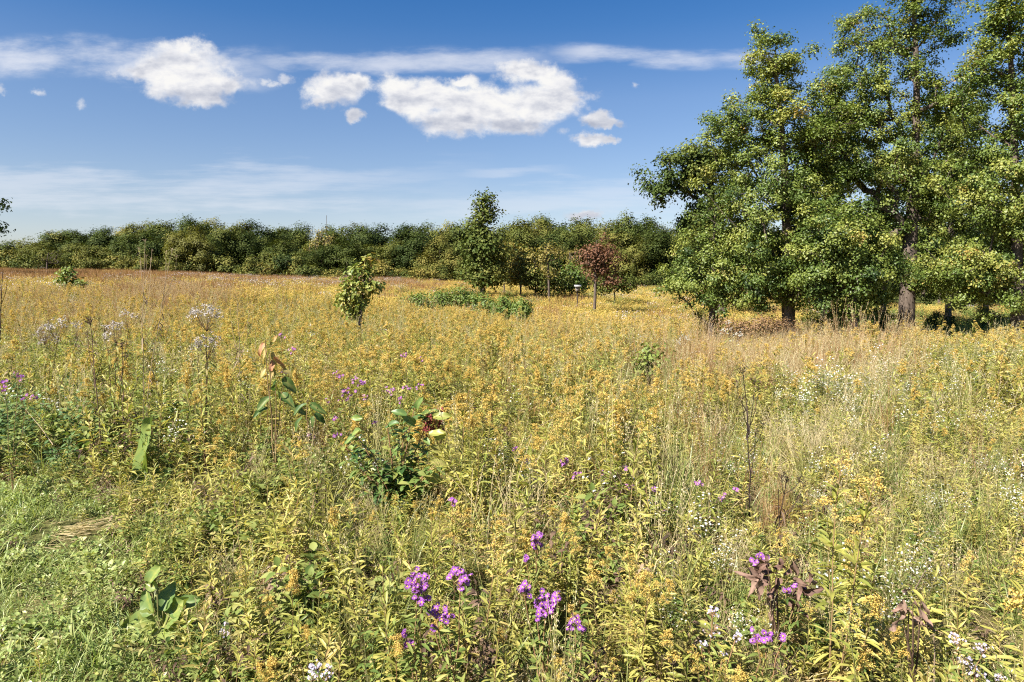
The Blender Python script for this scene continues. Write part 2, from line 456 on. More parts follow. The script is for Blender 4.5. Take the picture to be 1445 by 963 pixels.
def grow_tree(seed, base, trunk_top, r0, blobs, ncl, leaf_n, leaf_L, cl_r, tint=.45, tint_sd=.12, bark='bark', trunk_bend=.15,
              leaf_ratio=.8, shell=.45, min_r=.012, low=None, flat=.7, near=False, bough=0, leaf_sd=.06, outk=.5, k=7):
    """blobs: list of (centre(3), radii(3), weight, tint shift). Local coordinates with the base at the origin.
    returns (trunk MB, crown MB)"""
    rs = np.random.RandomState(seed)
    T, Cn = MB(), MB()
    base = np.zeros(3); top = np.asarray(trunk_top, float)
    H = top[2]
    nt = 12
    t = np.linspace(0, 1, nt)
    trunk = base + (top - base) * t[:, None]
    ph = rs.uniform(0, 6.28, 2)
    trunk[:, 0] += trunk_bend * np.sin(t * 4 + ph[0]) * t * H * .12
    trunk[:, 1] += trunk_bend * np.sin(t * 3.3 + ph[1]) * t * H * .12
    nodes = [trunk[i] for i in range(nt)]; parent = [-1] + list(range(nt - 1)); chain = [list(range(nt))]
    wts = np.array([b[2] for b in blobs], float); wts /= wts.sum()
    cl = []; ct = []
    pick = rs.choice(len(blobs), ncl, p=wts)
    for b in pick:
        c, r, _, ts = blobs[b]
        d = rvec(1, rs)[0] * (shell + (1 - shell) * rs.uniform() ** .6) * (rs.uniform(1.1, 1.4) if rs.uniform() < .16 else 1)
        cl.append(np.asarray(c) + d * np.asarray(r)); ct.append(ts)
    cl = np.array(cl); ct = np.array(ct)
    if bough:
        nb = max(3, ncl // 4)
        cl = cl[:nb]; ct = ct[:nb]
        rep_ = rs.randint(0, nb, ncl); rep_[:nb] = np.arange(nb)
        cl = cl[rep_] + rs.normal(size=(ncl, 3)) * np.array([1, 1, .75]) * bough
        ct = ct[rep_] + (rs.normal(size=nb) * tint_sd * .7)[rep_]
    axis = trunk[np.clip((cl[:, 2] / max(H, .1) * (nt - 1)).astype(int), 0, nt - 1)]
    order = np.argsort(np.linalg.norm(cl - axis, axis=1) + .3 * cl[:, 2])
    ends = []
    for i in order:
        c = cl[i]
        X = np.array(nodes)
        d = c - X
        dist = np.linalg.norm(d, axis=1)
        up = d[:, 2] / np.maximum(dist, 1e-6)
        cost = dist * (1.0 + np.clip(.35 - up, 0, 2) * .9)
        cost[X[:, 2] < (low if low is not None else .12 * H)] += 50
        j = int(np.argmin(cost))
        m = max(2, int(dist[j] / (.08 * H + .12)) + 1)
        u = np.linspace(0, 1, m + 1)[1:]
        q = X[j] + d[j] * u[:, None]
        q[:, 2] += .10 * dist[j] * np.sin(u * math.pi) * rs.uniform(-.3, 1)
        q[:-1] += rs.normal(size=(m - 1, 3)) * .05 * dist[j] / m if m > 1 else 0
        prev = j; ids = [j]
        for x in q:
            nodes.append(x); parent.append(prev); prev = len(nodes) - 1; ids.append(prev)
        chain.append(ids); ends.append((prev, i))
    cnt = np.zeros(len(nodes))
    for e, _ in ends:
        x = e
        while x >= 0:
            cnt[x] += 1; x = parent[x]
    rr = np.maximum(min_r * np.sqrt(np.maximum(cnt, .6)), min_r * .6)
    sc = r0 / max(rr[1], 1e-6)
    rr = np.where(np.arange(len(nodes)) < nt, np.maximum(rr * sc, min_r), np.minimum(rr * (.5 + .5 * sc), r0 * .6))
    X = np.array(nodes)
    for ids in chain:
        r = rr[ids].copy()
        if ids is not chain[0]: r[0] = min(r[0], r[1] * 1.15)
        else:
            r[0] *= 1.22; r[1] *= 1.05
        tube(T, X[ids], r, .5, 0, k if ids is chain[0] else (5 if r[0] > .05 else 3))
    # leaves
    LP, LN, LT = [], [], []
    cen = np.average([b[0] for b in blobs], axis=0, weights=wts)
    for e, i in ends:
        n = max(3, int(leaf_n * rs.uniform(.5, 1.5)))
        off = rs.normal(size=(n, 3)) * np.array([1, 1, flat]) * cl_r * .55
        LP.append(X[e] + off)
        outw = nrm(X[e] - np.asarray(blobs[pick[i] if not bough else 0][0])) if outk > 1 else nrm(X[e] - cen)
        LN.append(nrm(off + rs.normal(size=(n, 3)) * .5 * cl_r + np.array([0, 0, .7]) * cl_r + outw * outk * cl_r))
        LT.append(np.full(n, tint + ct[i] + rs.normal() * tint_sd) + rs.normal(size=n) * leaf_sd)
    LP = np.concatenate(LP); LN = np.concatenate(LN); LT = np.concatenate(LT)
    n = len(LP)
    L = leaf_L * rs.uniform(.6, 1.3, n)
    if near:
        dr = rvec(n, rs) + np.array([0, 0, -.3])
        dr = nrm(dr - LN * np.sum(dr * LN, 1, keepdims=True) * .8)
        leaves(Cn, LP, dr, L, L * leaf_ratio, LT, rs, 0, droop=.15, fold=.3, roll=.2, prof=(.95, .85), up=LN)
    else:
        kites(Cn, LP, LN, L, L * leaf_ratio, LT, rs, 0)
    return T, Cn

def px_tree(name, label, D, base_px, top_px, r0, blobs_px, ncl, leaf_n, leaf_L, cl_r, leafmat, seed, cat='tree', bark='bark', group=None, depth=.9, base_z=None, **kw):
    """blobs_px: (u, v, ru, rv[, tint shift])"""
    b = at(base_px[0], base_px[1], D)
    b[2] = gz(b[0], b[1]) - .03
    tp = at(top_px[0], top_px[1], D) - b
    bl = []
    rs = np.random.RandomState(seed + 5)
    for q in blobs_px:
        u, v, ru, rv = q[:4]; ts = q[4] if len(q) > 4 else 0
        c = at(u, v, D) - b
        k = D / FPX
        rx, rz = ru * k, rv * k
        ry = (rx + rz) * .5 * depth
        c[1] += rs.normal() * .25 * ry
        bl.append((c, (rx, ry, rz), (rx * ry * rz) ** .55, ts))
    T, Cn = grow_tree(seed, b, tp, r0, bl, ncl, leaf_n, leaf_L, cl_r, bark=bark, **kw)
    o = thing(name, label, cat, b, 0, group)
    T.obj('trunk', [M[bark]], o, True)
    Cn.obj('crown', [leafmat], o)
    return o

M['maple'] = leaf_mat('maple_leaf', [(0, (.032, .06, .014)), (.35, (.095, .142, .027)), (.62, (.19, .228, .045)), (.88, (.30, .30, .07)), (1, (.35, .24, .065))], .3, .45, .35, .0, .25, .35)
M['oak'] = leaf_mat('oak_leaf', [(0, (.025, .045, .011)), (.4, (.06, .088, .018)), (.7, (.125, .14, .03)), (1, (.20, .18, .045))], .2, .6, .12, .45, .2, .05)
M['wood_leaf'] = leaf_mat('woodland_leaf', [(0, (.026, .044, .011)), (.35, (.072, .092, .019)), (.65, (.135, .138, .030)), (1, (.25, .20, .05))], .2, .65, .12, .65, .2, .03)
M['olive_leaf'] = leaf_mat('olive_leaf', [(0, (.07, .075, .016)), (.5, (.16, .155, .03)), (1, (.26, .22, .05))], .25, .55, .2, .2, .2, .05)
M['russet_leaf'] = leaf_mat('russet_leaf', [(0, (.09, .055, .03)), (.5, (.22, .13, .065)), (1, (.36, .25, .13))], .25, .6, .2)
M['redseed'] = leaf_mat('red_seed', [(0, (.10, .015, .02)), (.5, (.26, .05, .05)), (1, (.38, .16, .12))], .2, .6, .2)
M['rust_leaf'] = leaf_mat('rust_leaf', [(0, (.085, .04, .023)), (.5, (.165, .080, .045)), (1, (.26, .15, .085))], .25, .6, .2, 0, .2, .5)
M['yellow_leaf'] = leaf_mat('yellow_leaf', [(0, (.10, .11, .025)), (.5, (.22, .19, .05)), (1, (.36, .28, .09))], .3, .5, .2, 0, .2, .5)
M['fresh_leaf'] = leaf_mat('fresh_leaf', [(0, (.06, .10, .018)), (.5, (.13, .185, .035)), (1, (.24, .27, .065))], .3, .5, .3, .2, .2, .3)

# ------------------------------------------------------------------ light and sky
SUN_EL, SUN_AZ = rad(44), rad(-128)          # azimuth from north (+Y), clockwise positive
tos = Vector((math.sin(SUN_AZ) * math.cos(SUN_EL), math.cos(SUN_AZ) * math.cos(SUN_EL), math.sin(SUN_EL)))
sl = bpy.data.lights.new('sun', 'SUN'); sl.energy = 5.0; sl.angle = rad(.53); sl.color = (1, .945, .86)
so = bpy.data.objects.new('sun', sl); COL.objects.link(so)
so.rotation_euler = tos.to_track_quat('Z', 'Y').to_euler(); so.location = (-20, -20, 40)

W = bpy.data.worlds.new('World'); S.world = W; W.use_nodes = True
try: W.cycles.sampling_method = 'NONE'
except Exception: pass
nt = W.node_tree; nt.nodes.clear()
Lk = nt.links.new
tc = nt.nodes.new('ShaderNodeTexCoord')
sky = nt.nodes.new('ShaderNodeTexSky'); sky.sky_type = 'NISHITA'; sky.sun_disc = False
sky.sun_elevation = SUN_EL; sky.sun_rotation = SUN_AZ
sky.air_density = 1.0; sky.dust_density = .6; sky.ozone_density = 3.0; sky.altitude = 250
sep = nt.nodes.new('ShaderNodeSeparateXYZ'); Lk(tc.outputs['Generated'], sep.inputs[0])
yy = mth(nt, 'MAXIMUM', sep.outputs[1], .05)
U = mth(nt, 'DIVIDE', sep.outputs[0], yy); V = mth(nt, 'DIVIDE', sep.outputs[2], yy)
front = mth(nt, 'GREATER_THAN', sep.outputs[1], .06)
cmb = nt.nodes.new('ShaderNodeCombineXYZ'); Lk(U, cmb.inputs[0]); Lk(V, cmb.inputs[1])
P0 = cmb.outputs[0]

def vm(op, a, b=None):
    n = nt.nodes.new('ShaderNodeVectorMath'); n.operation = op
    for i, x in enumerate((a, b)):
        if x is None: continue
        if isinstance(x, (tuple, list)): n.inputs[i].default_value = x
        else: Lk(x, n.inputs[i])
    return n
def fbm(vec, scale, detail=8, rough=.55, off=(0, 0, 0), stretch=(1, 1, 1)):
    a = vm('MULTIPLY', vec, stretch).outputs[0]
    a = vm('ADD', a, off).outputs[0]
    n = nt.nodes.new('ShaderNodeTexNoise'); n.inputs['Scale'].default_value = scale
    n.inputs['Detail'].default_value = detail; n.inputs['Roughness'].default_value = rough
    Lk(a, n.inputs['Vector'])
    return n
def mrange(x, a, b, c=0., d=1., smooth=True):
    n = nt.nodes.new('ShaderNodeMapRange'); n.clamp = True
    n.interpolation_type = 'SMOOTHSTEP' if smooth else 'LINEAR'
    for k, q in (('From Min', a), ('From Max', b), ('To Min', c), ('To Max', d)): n.inputs[k].default_value = q
    Lk(x, n.inputs['Value'])
    return n.outputs[0]
def UV(px, py):
    d = at(px, py, 1.0) - np.array([0, 0, CAMZ])
    return d[0], d[2]
# cumulus: soft ellipses in the sky, broken up by noise
CUM = [  # u, v, ru, rv (photo px) of every billow
    (260, 92, 54, 38), (232, 104, 62, 28), (196, 104, 44, 16), (285, 112, 62, 30), (324, 118, 38, 18), (262, 68, 30, 18), (284, 138, 56, 15), (250, 122, 60, 22),
    (476, 124, 44, 24), (455, 136, 36, 22), (500, 116, 26, 14), (500, 162, 20, 11), (447, 146, 24, 12),
    (560, 128, 40, 24), (596, 142, 56, 32), (650, 150, 62, 34), (700, 158, 62, 34), (755, 150, 60, 36), (790, 140, 48, 26), (755, 106, 50, 18),
    (785, 118, 40, 22), (735, 98, 32, 14), (640, 168, 70, 24), (720, 176, 70, 18), (620, 134, 50, 22), (690, 140, 60, 22), (805, 140, 34, 18), (650, 116, 26, 9), (560, 144, 34, 20),
    (840, 168, 28, 12), (864, 174, 22, 8), (834, 196, 30, 11), (862, 198, 24, 7), (795, 186, 12, 8),
    (825, 303, 26, 8), (114, 147, 13, 9), (45, 132, 11, 5), (2, 129, 9, 7), (372, 115, 10, 7), (402, 112, 12, 7), (896, 121, 9, 5), (386, 120, 12, 4)]
wn = fbm(P0, 22, 9, .68)
w1 = vm('SUBTRACT', wn.outputs['Color'], (.5, .5, .5)).outputs[0]
w1 = vm('MULTIPLY', w1, (.052, .034, 0)).outputs[0]
Pw = vm('ADD', P0, w1).outputs[0]
acc = None; acc2 = None; small = []
for (u, v, ru, rv) in CUM:
    cu, cv = UV(u, v)
    q = vm('SUBTRACT', Pw, (cu, cv, 0)).outputs[0]
    q = vm('MULTIPLY', q, (FPX / (ru * 1.07), FPX / (rv * 1.07), 0)).outputs[0]
    d = vm('LENGTH', q).outputs['Value']
    if ru > 30:
        q2 = vm('SUBTRACT', P0, (cu - .010, cv + .024, 0)).outputs[0]
        q2 = vm('MULTIPLY', q2, (FPX / (ru * 1.07), FPX / (rv * 1.07), 0)).outputs[0]
        d2 = vm('LENGTH', q2).outputs['Value']
        acc2 = d2 if acc2 is None else mth(nt, 'MINIMUM', acc2, d2)
    if ru < 15: small.append(d)
    elif acc is None: acc = d
    else:
        n = nt.nodes.new('ShaderNodeMath'); n.operation = 'SMOOTH_MIN'; n.inputs[2].default_value = .25
        Lk(acc, n.inputs[0]); Lk(d, n.inputs[1]); acc = n.outputs[0]
body = mth(nt, 'SUBTRACT', 1.0, acc)
f1 = fbm(P0, 19, 10, .60, (3.1, 1.7, 0), (1, 1.35, 1)).outputs['Fac']
f2 = fbm(P0, 15, 7, .56, (3.1 + .006, 1.7 - .020, 0), (1, 1.9, 1)).outputs['Fac']
f3 = fbm(P0, 15, 7, .56, (3.1, 1.7, 0), (1, 1.9, 1)).outputs['Fac']
dens = mth(nt, 'MULTIPLY_ADD', mth(nt, 'SUBTRACT', f1, .5), 1.55, body)
calpha = mth(nt, 'MULTIPLY', mrange(dens, .0, .62), front)
ds = small[0]
for d in small[1:]: ds = mth(nt, 'MINIMUM', ds, d)
ds = mth(nt, 'MULTIPLY_ADD', mth(nt, 'SUBTRACT', f1, .5), 3.0, mth(nt, 'SUBTRACT', 1.0, ds))
calpha = mth(nt, 'MAXIMUM', calpha, mth(nt, 'MULTIPLY', mrange(ds, 0, 1.1, 0, .6), front))
rel = mth(nt, 'SUBTRACT', f3, f2)
thick = mrange(dens, .2, 1.1)
shade = mth(nt, 'MULTIPLY_ADD', rel, 2.5, .88)
shade = mth(nt, 'SUBTRACT', shade, mth(nt, 'MULTIPLY', mrange(mth(nt, 'SUBTRACT', acc2, acc), .10, .95, 0, 1), .42))
shade = mth(nt, 'SUBTRACT', shade, mth(nt, 'MULTIPLY', thick, .10), None, True)
ccol = ramp(nt, [(.0, (.47, .51, .62)), (.45, (.70, .72, .79)), (.8, (.92, .92, .94)), (1., (1.0, .99, .97))]); Lk(shade, ccol.inputs['Fac'])
# thin streaks of high cloud
def streak(px0, py0, px1, py1, half, stretch, scale, off, lo, hi, amax, u0=None, u1=None, f0=.12, f1_=.12):
    (a0, b0), (a1, b1) = UV(px0, py0), UV(px1, py1)
    sl_ = (b1 - b0) / (a1 - a0)
    wob = fbm(P0, 6, 3, .5, off).outputs['Fac']
    dv = mth(nt, 'SUBTRACT', V, mth(nt, 'MULTIPLY_ADD', U, sl_, b0 - sl_ * a0))
    dv = mth(nt, 'MULTIPLY_ADD', mth(nt, 'SUBTRACT', wob, .5), half / FPX * 1.2, dv)
    g = mrange(mth(nt, 'ABSOLUTE', dv), 0, half / FPX, 1, 0)
    no = fbm(P0, scale, 8, .62, off, stretch).outputs['Fac']
    a = mth(nt, 'MULTIPLY', mrange(mth(nt, 'MULTIPLY_ADD', mth(nt, 'SUBTRACT', no, .5), 2.4, mth(nt, 'MULTIPLY', g, .8)), lo, hi, 0, amax), mrange(g, 0, .4))
    if u0 is not None: a = mth(nt, 'MULTIPLY', a, mrange(U, UV(u0, 0)[0], UV(u0, 0)[0] + f0))
    if u1 is not None: a = mth(nt, 'MULTIPLY', a, mrange(U, UV(u1, 0)[0] - f1_, UV(u1, 0)[0], 1, 0))
    return mth(nt, 'MULTIPLY', a, front)
st = [streak(0, 82, 380, 92, 44, (1, 3.0, 1), 9, (0, 0, 0), .0, 1.2, .72, None, 420),
      streak(320, 90, 760, 82, 24, (1, 3.5, 1), 8, (4, 2, 0), .0, 1.2, .64, 300, 820),
      streak(760, 76, 1090, 86, 20, (1, 4, 1), 8, (9, 5, 0), .0, 1.2, .64, 740, 1120, .1, .05),
      streak(0, 268, 700, 262, 66, (1, 9, 1), 5, (2, 8, 0), .30, 1.05, .40, None, 760, .1, .4),
      streak(400, 300, 1000, 275, 50, (1, 9, 1), 5, (7, 3, 0), .30, 1.05, .30, 380, None, .3),
      streak(640, 244, 800, 240, 12, (1, 6, 1), 8, (5, 5, 0), .15, .9, .3, 600, 830)]
sal = st[0]
for a in st[1:]: sal = mth(nt, 'MAXIMUM', sal, a)
# the sky itself, a little deeper in colour away from the sun as through a polarising filter
hs = nt.nodes.new('ShaderNodeHueSaturation'); hs.inputs['Saturation'].default_value = 1.10; hs.inputs['Value'].default_value = 1.0
Lk(sky.outputs[0], hs.inputs['Color'])
STR = .050
sc_ = vm('SCALE', hs.outputs[0]); sc_.inputs['Scale'].default_value = STR
def mixc(f, a, b):
    n = nt.nodes.new('ShaderNodeMixRGB'); Lk(f, n.inputs[0])
    for i, x in ((1, a), (2, b)):
        if isinstance(x, tuple): n.inputs[i].default_value = (*x, 1)
        else: Lk(x, n.inputs[i])
    return n.outputs[0]
CK = 0.335                      # radiance of a sunlit cloud
gain = ramp(nt, [(0, (.93, .88, .98)), (.10, (1.04, .90, .90)), (.24, (.90, .88, .95)), (.33, (.45, .71, .93)), (.42, (.22, .61, .92))]); Lk(sep.outputs[2], gain.inputs['Fac'])
skc = vm('MULTIPLY', sc_.outputs[0], gain.outputs[0]).outputs[0]
skc = mixc(sal, skc, (.92 * CK, .94 * CK, 1.0 * CK))
cs = vm('SCALE', ccol.outputs[0]); cs.inputs['Scale'].default_value = CK
skc = mixc(calpha, skc, cs.outputs[0])
bg = nt.nodes.new('ShaderNodeBackground'); Lk(skc, bg.inputs['Color']); bg.inputs['Strength'].default_value = 1
wo = nt.nodes.new('ShaderNodeOutputWorld'); Lk(bg.outputs[0], wo.inputs['Surface'])

S.view_settings.view_transform = 'Standard'; S.view_settings.look = 'None'
S.view_settings.gamma = 1.0; S.view_settings.use_curve_mapping = False
S.view_settings.exposure = 1.52
S.render.engine = 'CYCLES'
cy = S.cycles
cy.max_bounces = 5; cy.diffuse_bounces = 3; cy.glossy_bounces = 1; cy.transmission_bounces = 3; cy.transparent_max_bounces = 4
cy.use_denoising = False
cy.filter_width = 1.15
cy.caustics_reflective = False; cy.caustics_refractive = False
cy.sample_clamp_indirect = 4
S.render.use_persistent_data = False

# ------------------------------------------------------------------ ground
def ground():
    xs = np.concatenate([-np.geomspace(1500, 12, 40), np.linspace(-11.5, 11.5, 93), np.geomspace(12, 1500, 40)])
    ys = np.concatenate([[-300, -60, -15], np.linspace(-5, 20, 100), np.geomspace(20.4, 2500, 90)])
    X, Y = np.meshgrid(xs, ys)
    Z = gz(X, Y)
    me = bpy.data.meshes.new('ground')
    V = np.stack([X, Y, Z], -1).reshape(-1, 3)
    nx, ny = len(xs), len(ys)
    i = (np.arange(ny - 1)[:, None] * nx + np.arange(nx - 1)[None, :]).ravel()
    F = np.stack([i, i + 1, i + nx + 1, i + nx], 1)
    me.from_pydata(V.tolist(), [], F.tolist())
    me.polygons.foreach_set('use_smooth', np.ones(len(F), bool))
    m, t = new_mat('meadow_soil')
    tc_ = t.nodes.new('ShaderNodeTexCoord')
    n1 = t.nodes.new('ShaderNodeTexNoise'); n1.inputs['Scale'].default_value = 9; n1.inputs['Detail'].default_value = 9; n1.inputs['Roughness'].default_value = .7
    n2 = t.nodes.new('ShaderNodeTexNoise'); n2.inputs['Scale'].default_value = .35; n2.inputs['Detail'].default_value = 4
    for n in (n1, n2): t.links.new(tc_.outputs['Object'], n.inputs['Vector'])
    r1 = ramp(t, [(.3, (.025, .02, .012)), (.5, (.07, .058, .028)), (.7, (.17, .13, .065))]); t.links.new(n1.outputs['Fac'], r1.inputs['Fac'])
    r2 = ramp(t, [(.35, (.14, .17, .04)), (.6, (.26, .20, .07))]); t.links.new(n2.outputs['Fac'], r2.inputs['Fac'])
    mx = t.nodes.new('ShaderNodeMixRGB'); mx.inputs[0].default_value = .4
    t.links.new(r1.outputs[0], mx.inputs[1]); t.links.new(r2.outputs[0], mx.inputs[2])
    bu = t.nodes.new('ShaderNodeBump'); bu.inputs['Strength'].default_value = .7; bu.inputs['Distance'].default_value = .05
    t.links.new(n1.outputs['Fac'], bu.inputs['Height'])
    p = t.nodes.new('ShaderNodeBsdfPrincipled'); p.inputs['Roughness'].default_value = .95; p.inputs['Specular IOR Level'].default_value = .1
    t.links.new(mx.outputs[0], p.inputs['Base Color']); t.links.new(bu.outputs[0], p.inputs['Normal'])
    o_ = t.nodes.new('ShaderNodeOutputMaterial'); t.links.new(p.outputs[0], o_.inputs['Surface'])
    me.materials.append(m)
    o = bpy.data.objects.new('ground', me); COL.objects.link(o)
    tag(o, 'gently rolling meadow ground under the wild flowers', 'ground', None, 'structure')
ground()

# ------------------------------------------------------------------ the big maples on the right
BIG = dict(leaf_n=125, leaf_L=.09, cl_r=.31, tint_sd=.15, bough=.5, shell=.3)
def maple(label, D, base, top, r0, blobs, ncl, seed, **kw):
    q = dict(BIG); q.update(kw)
    return px_tree('maple_tree', label, D, base, top, r0, blobs, ncl, q.pop('leaf_n'), q.pop('leaf_L'), q.pop('cl_r'), M['maple'], seed, **q)
maple('tall maple with two spires and a bare-tipped left flank, leftmost tall tree of the grove', 27, (1116, 456), (1098, 80), .25,
      [(1085, 350, 60, 34), (1070, 290, 52, 44), (1052, 232, 40, 38), (1034, 186, 24, 22), (1002, 162, 12, 6), (1094, 125, 20, 26), (1096, 82, 15, 20), (1092, 62, 12, 14), (1098, 104, 18, 20), (1090, 145, 24, 22),
       (1112, 190, 38, 40), (1140, 250, 42, 44), (1140, 320, 44, 44), (1150, 180, 26, 36), (1110, 384, 60, 16), (1072, 400, 30, 16), (1140, 404, 28, 16), (1098, 418, 26, 10), (1072, 408, 30, 14), (1145, 412, 26, 12), (1090, 410, 24, 12)],
      640, 21, tint=.50, low=2.2)
maple('young round maple with a low leafy skirt and twin stems, left of the tall maples', 28, (1003, 446), (1012, 300), .15,
      [(1000, 390, 44, 22), (1012, 352, 46, 36), (1018, 310, 30, 28), (974, 374, 22, 22), (1040, 380, 26, 26), (992, 412, 28, 9), (1010, 420, 30, 10), (985, 424, 20, 7), (1030, 408, 24, 10)], 270, 22, tint=.54, low=1.0)
px_tree('oak_tree', 'dark green oak with a spreading top, rising behind the young round maple', 44, (1022, 430), (1000, 250), .3,
        [(975, 232, 38, 20), (1000, 220, 26, 12), (946, 258, 16, 9), (950, 284, 20, 4), (1010, 262, 32, 26), (1000, 310, 26, 26), (934, 289, 6, 3)],
        130, 110, .19, .62, M['oak'], 23, tint=.36, bough=.6, low=4)
maple('short wide maple with foliage nearly down to the flowers, in front of the grove', 25, (1207, 462), (1198, 320), .17,
      [(1198, 376, 54, 36), (1203, 416, 50, 16), (1185, 438, 26, 8), (1168, 350, 32, 30), (1236, 368, 28, 32), (1195, 318, 38, 26), (1148, 392, 20, 16)], 330, 24, tint=.48, low=1.1)
maple('tallest maple with a thick sunlit grey trunk, centre of the grove', 28, (1280, 462), (1290, -30), .30,
      [(1212, 90, 34, 48), (1206, 42, 14, 20), (1180, 155, 38, 48), (1234, 190, 58, 56), (1290, 70, 36, 50), (1300, 14, 32, 32), (1290, -34, 28, 30), (1330, 140, 44, 50),
       (1188, 245, 40, 40), (1290, 240, 58, 50), (1262, 310, 40, 34), (1336, 290, 40, 48), (1345, 215, 38, 44), (1235, 340, 34, 16), (1330, 352, 34, 22), (1262, 385, 22, 14), (1312, 388, 24, 12), (1255, 395, 22, 12), (1318, 400, 24, 10)],
      850, 25, tint=.50, low=3.0, k=10)
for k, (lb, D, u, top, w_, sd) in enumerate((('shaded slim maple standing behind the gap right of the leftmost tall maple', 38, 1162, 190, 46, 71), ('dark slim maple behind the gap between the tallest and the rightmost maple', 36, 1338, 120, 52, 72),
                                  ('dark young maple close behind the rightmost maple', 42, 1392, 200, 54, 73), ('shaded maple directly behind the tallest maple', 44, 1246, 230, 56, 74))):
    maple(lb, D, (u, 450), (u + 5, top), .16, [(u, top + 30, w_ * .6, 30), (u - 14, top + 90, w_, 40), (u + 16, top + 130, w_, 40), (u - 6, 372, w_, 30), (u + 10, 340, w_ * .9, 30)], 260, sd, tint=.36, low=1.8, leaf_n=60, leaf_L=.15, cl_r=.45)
maple('yellow green maple with long low drooping boughs, rightmost trunk of the grove', 25, (1438, 466), (1430, -40), .21,
      [(1420, 60, 36, 48), (1435, 0, 44, 40), (1388, 122, 22, 26), (1390, 46, 18, 18), (1432, 170, 42, 50), (1405, 280, 48, 54), (1460, 330, 64, 50), (1378, 372, 54, 18, .12),
       (1340, 352, 24, 14, .1), (1420, 402, 48, 14, .12), (1370, 392, 50, 14, .12), (1415, 418, 40, 8, .1), (1345, 380, 34, 14, .1), (1510, 200, 54, 110), (1500, 60, 44, 80), (1530, 380, 54, 36)],
      820, 26, tint=.56, low=2.0)

# ------------------------------------------------------------------ the far wood
def dup(root, loc, rz, scale, label=None, group=None):
    r = root.copy(); COL.objects.link(r)
    r.location = tuple(float(c) for c in loc); r.rotation_euler = (0, 0, rz); r.scale = scale
    if label: r['label'] = label
    if group: r['group'] = group
    for ch in list(root.children):
        c = ch.copy(); COL.objects.link(c); c.parent = r
        for g in ch.children:
            d = g.copy(); COL.objects.link(d); d.parent = c
    return r

def wood_variant(seed, kind):
    rs = np.random.RandomState(seed)
    bl = []
    if kind == 'tall':          # 10 m tall, crown to 4 m radius, built of rounded lobes
        for k in range(22):
            z = 1.6 + 6.9 * rs.uniform() ** .8; a = rs.uniform(0, 6.28)
            r = np.interp(z, [1.6, 4, 6.5, 8, 8.7], [2.9, 3.1, 2.7, 2.0, 1.2]) * rs.uniform(.7, 1.05)
            q = rs.uniform(.8, 1.25)
            bl.append((np.array([np.cos(a) * r, np.sin(a) * r, z]), np.array([1.3, 1.3, 1.25]) * q, 1, rs.normal() * .07))
        bl.append((np.array([0, 0, 5.5]), np.array([2.4, 2.4, 3.0]), 2, -.1))
        return grow_tree(seed, 0, (rs.normal() * .4, rs.normal() * .4, 7.5), .2, bl, 250, 64, .25, .74, tint=.40, tint_sd=.05, low=1.0, shell=.7, outk=1.8, flat=1.0)
    if kind == 'shrub':         # 3 m tall bush, leafy to the ground
        for k in range(6):
            a = rs.uniform(0, 6.28); r = rs.uniform(.3, 1.3); z = rs.uniform(.6, 2.2)
            bl.append((np.array([np.cos(a) * r, np.sin(a) * r, z]), np.array([.9, .9, .7]) * rs.uniform(.7, 1.2), 1, rs.normal() * .05))
        return grow_tree(seed, 0, (.1, 0, 1.8), .06, bl, 46, 44, .19, .48, tint=.5, tint_sd=.12, low=.1, shell=.4)
    if kind == 'bare':          # thin, half dead: branches with few leaves
        for k in range(7):
            a = rs.uniform(0, 6.28); r = rs.uniform(.5, 2.0); z = rs.uniform(4, 9)
            bl.append((np.array([np.cos(a) * r, np.sin(a) * r, z]), np.array([1.2, 1.2, 1.4]), 1, 0))
        return grow_tree(seed, 0, (.3, 0, 9.), .16, bl, 110, 7, .22, .5, tint=.75, low=2.5, shell=.2, min_r=.028)

first = {}
def wood_tree(name, label, kind, v, px, top, D, wpx, mat, group=None, rz=None, cat='tree', bark='bark'):
    key = (kind, v, mat)
    b = at(px, 400, D); b[2] = gz(b[0], b[1]) - .1
    H = at(px, top, D)[2] - b[2]
    h0, w0 = {'tall': (10.3, 8.4), 'shrub': (2.9, 3.8), 'bare': (10, 6)}[kind]
    sz = H / h0; sx = wpx * D / FPX / w0
    rz = random.uniform(0, 6.28) if rz is None else rz
    if key not in first:
        T, Cn = wood_variant(100 + v, kind)
        o = thing(name, label, cat, b, rz, group)
        T.obj('trunk' if kind != 'shrub' else 'stems', [M[bark]], o, True)
        Cn.obj('crown', [M[mat]], o)
        o.scale = (sx, sx, sz)
        first[key] = o
        return o
    return dup(first[key], b, rz, (sx, sx, sz), label, group)

OUT_U = [-260, 0, 40, 60, 75, 110, 150, 200, 250, 300, 350, 400, 430, 460, 500, 550, 600, 650, 700, 760, 800, 850, 900, 925, 950, 1000, 1100, 1500]
OUT_V = [350, 344, 345, 330, 322, 331, 321, 312, 311, 307, 309, 314, 324, 322, 316, 318, 308, 309, 306, 299, 303, 305, 299, 305, 312, 300, 300, 300]
G_W = 'trees of the far wood'
px = -260
i = 0
while px < 1010:                                        # the back row that draws the skyline
    tp = np.interp(px, OUT_U, OUT_V) + random.uniform(-5, 5)
    wood_tree('woodland_tree', 'rounded green tree in the far wood beyond the meadow', 'tall', i % 7, px, tp, random.uniform(124, 134), random.uniform(66, 96), 'wood_leaf', G_W)
    px += random.uniform(22, 34); i += 1
px = -250
while px < 1000:                                        # the front row, lower
    tp = np.interp(px, OUT_U, OUT_V) + random.uniform(8, 30)
    yel = 235 < px < 305
    wood_tree('woodland_tree', 'rounded green tree in the far wood beyond the meadow', 'tall', (i * 3) % 7, px, tp, random.uniform(108, 116), random.uniform(56, 86), 'wood_leaf', G_W)
    px += random.uniform(26, 40); i += 1
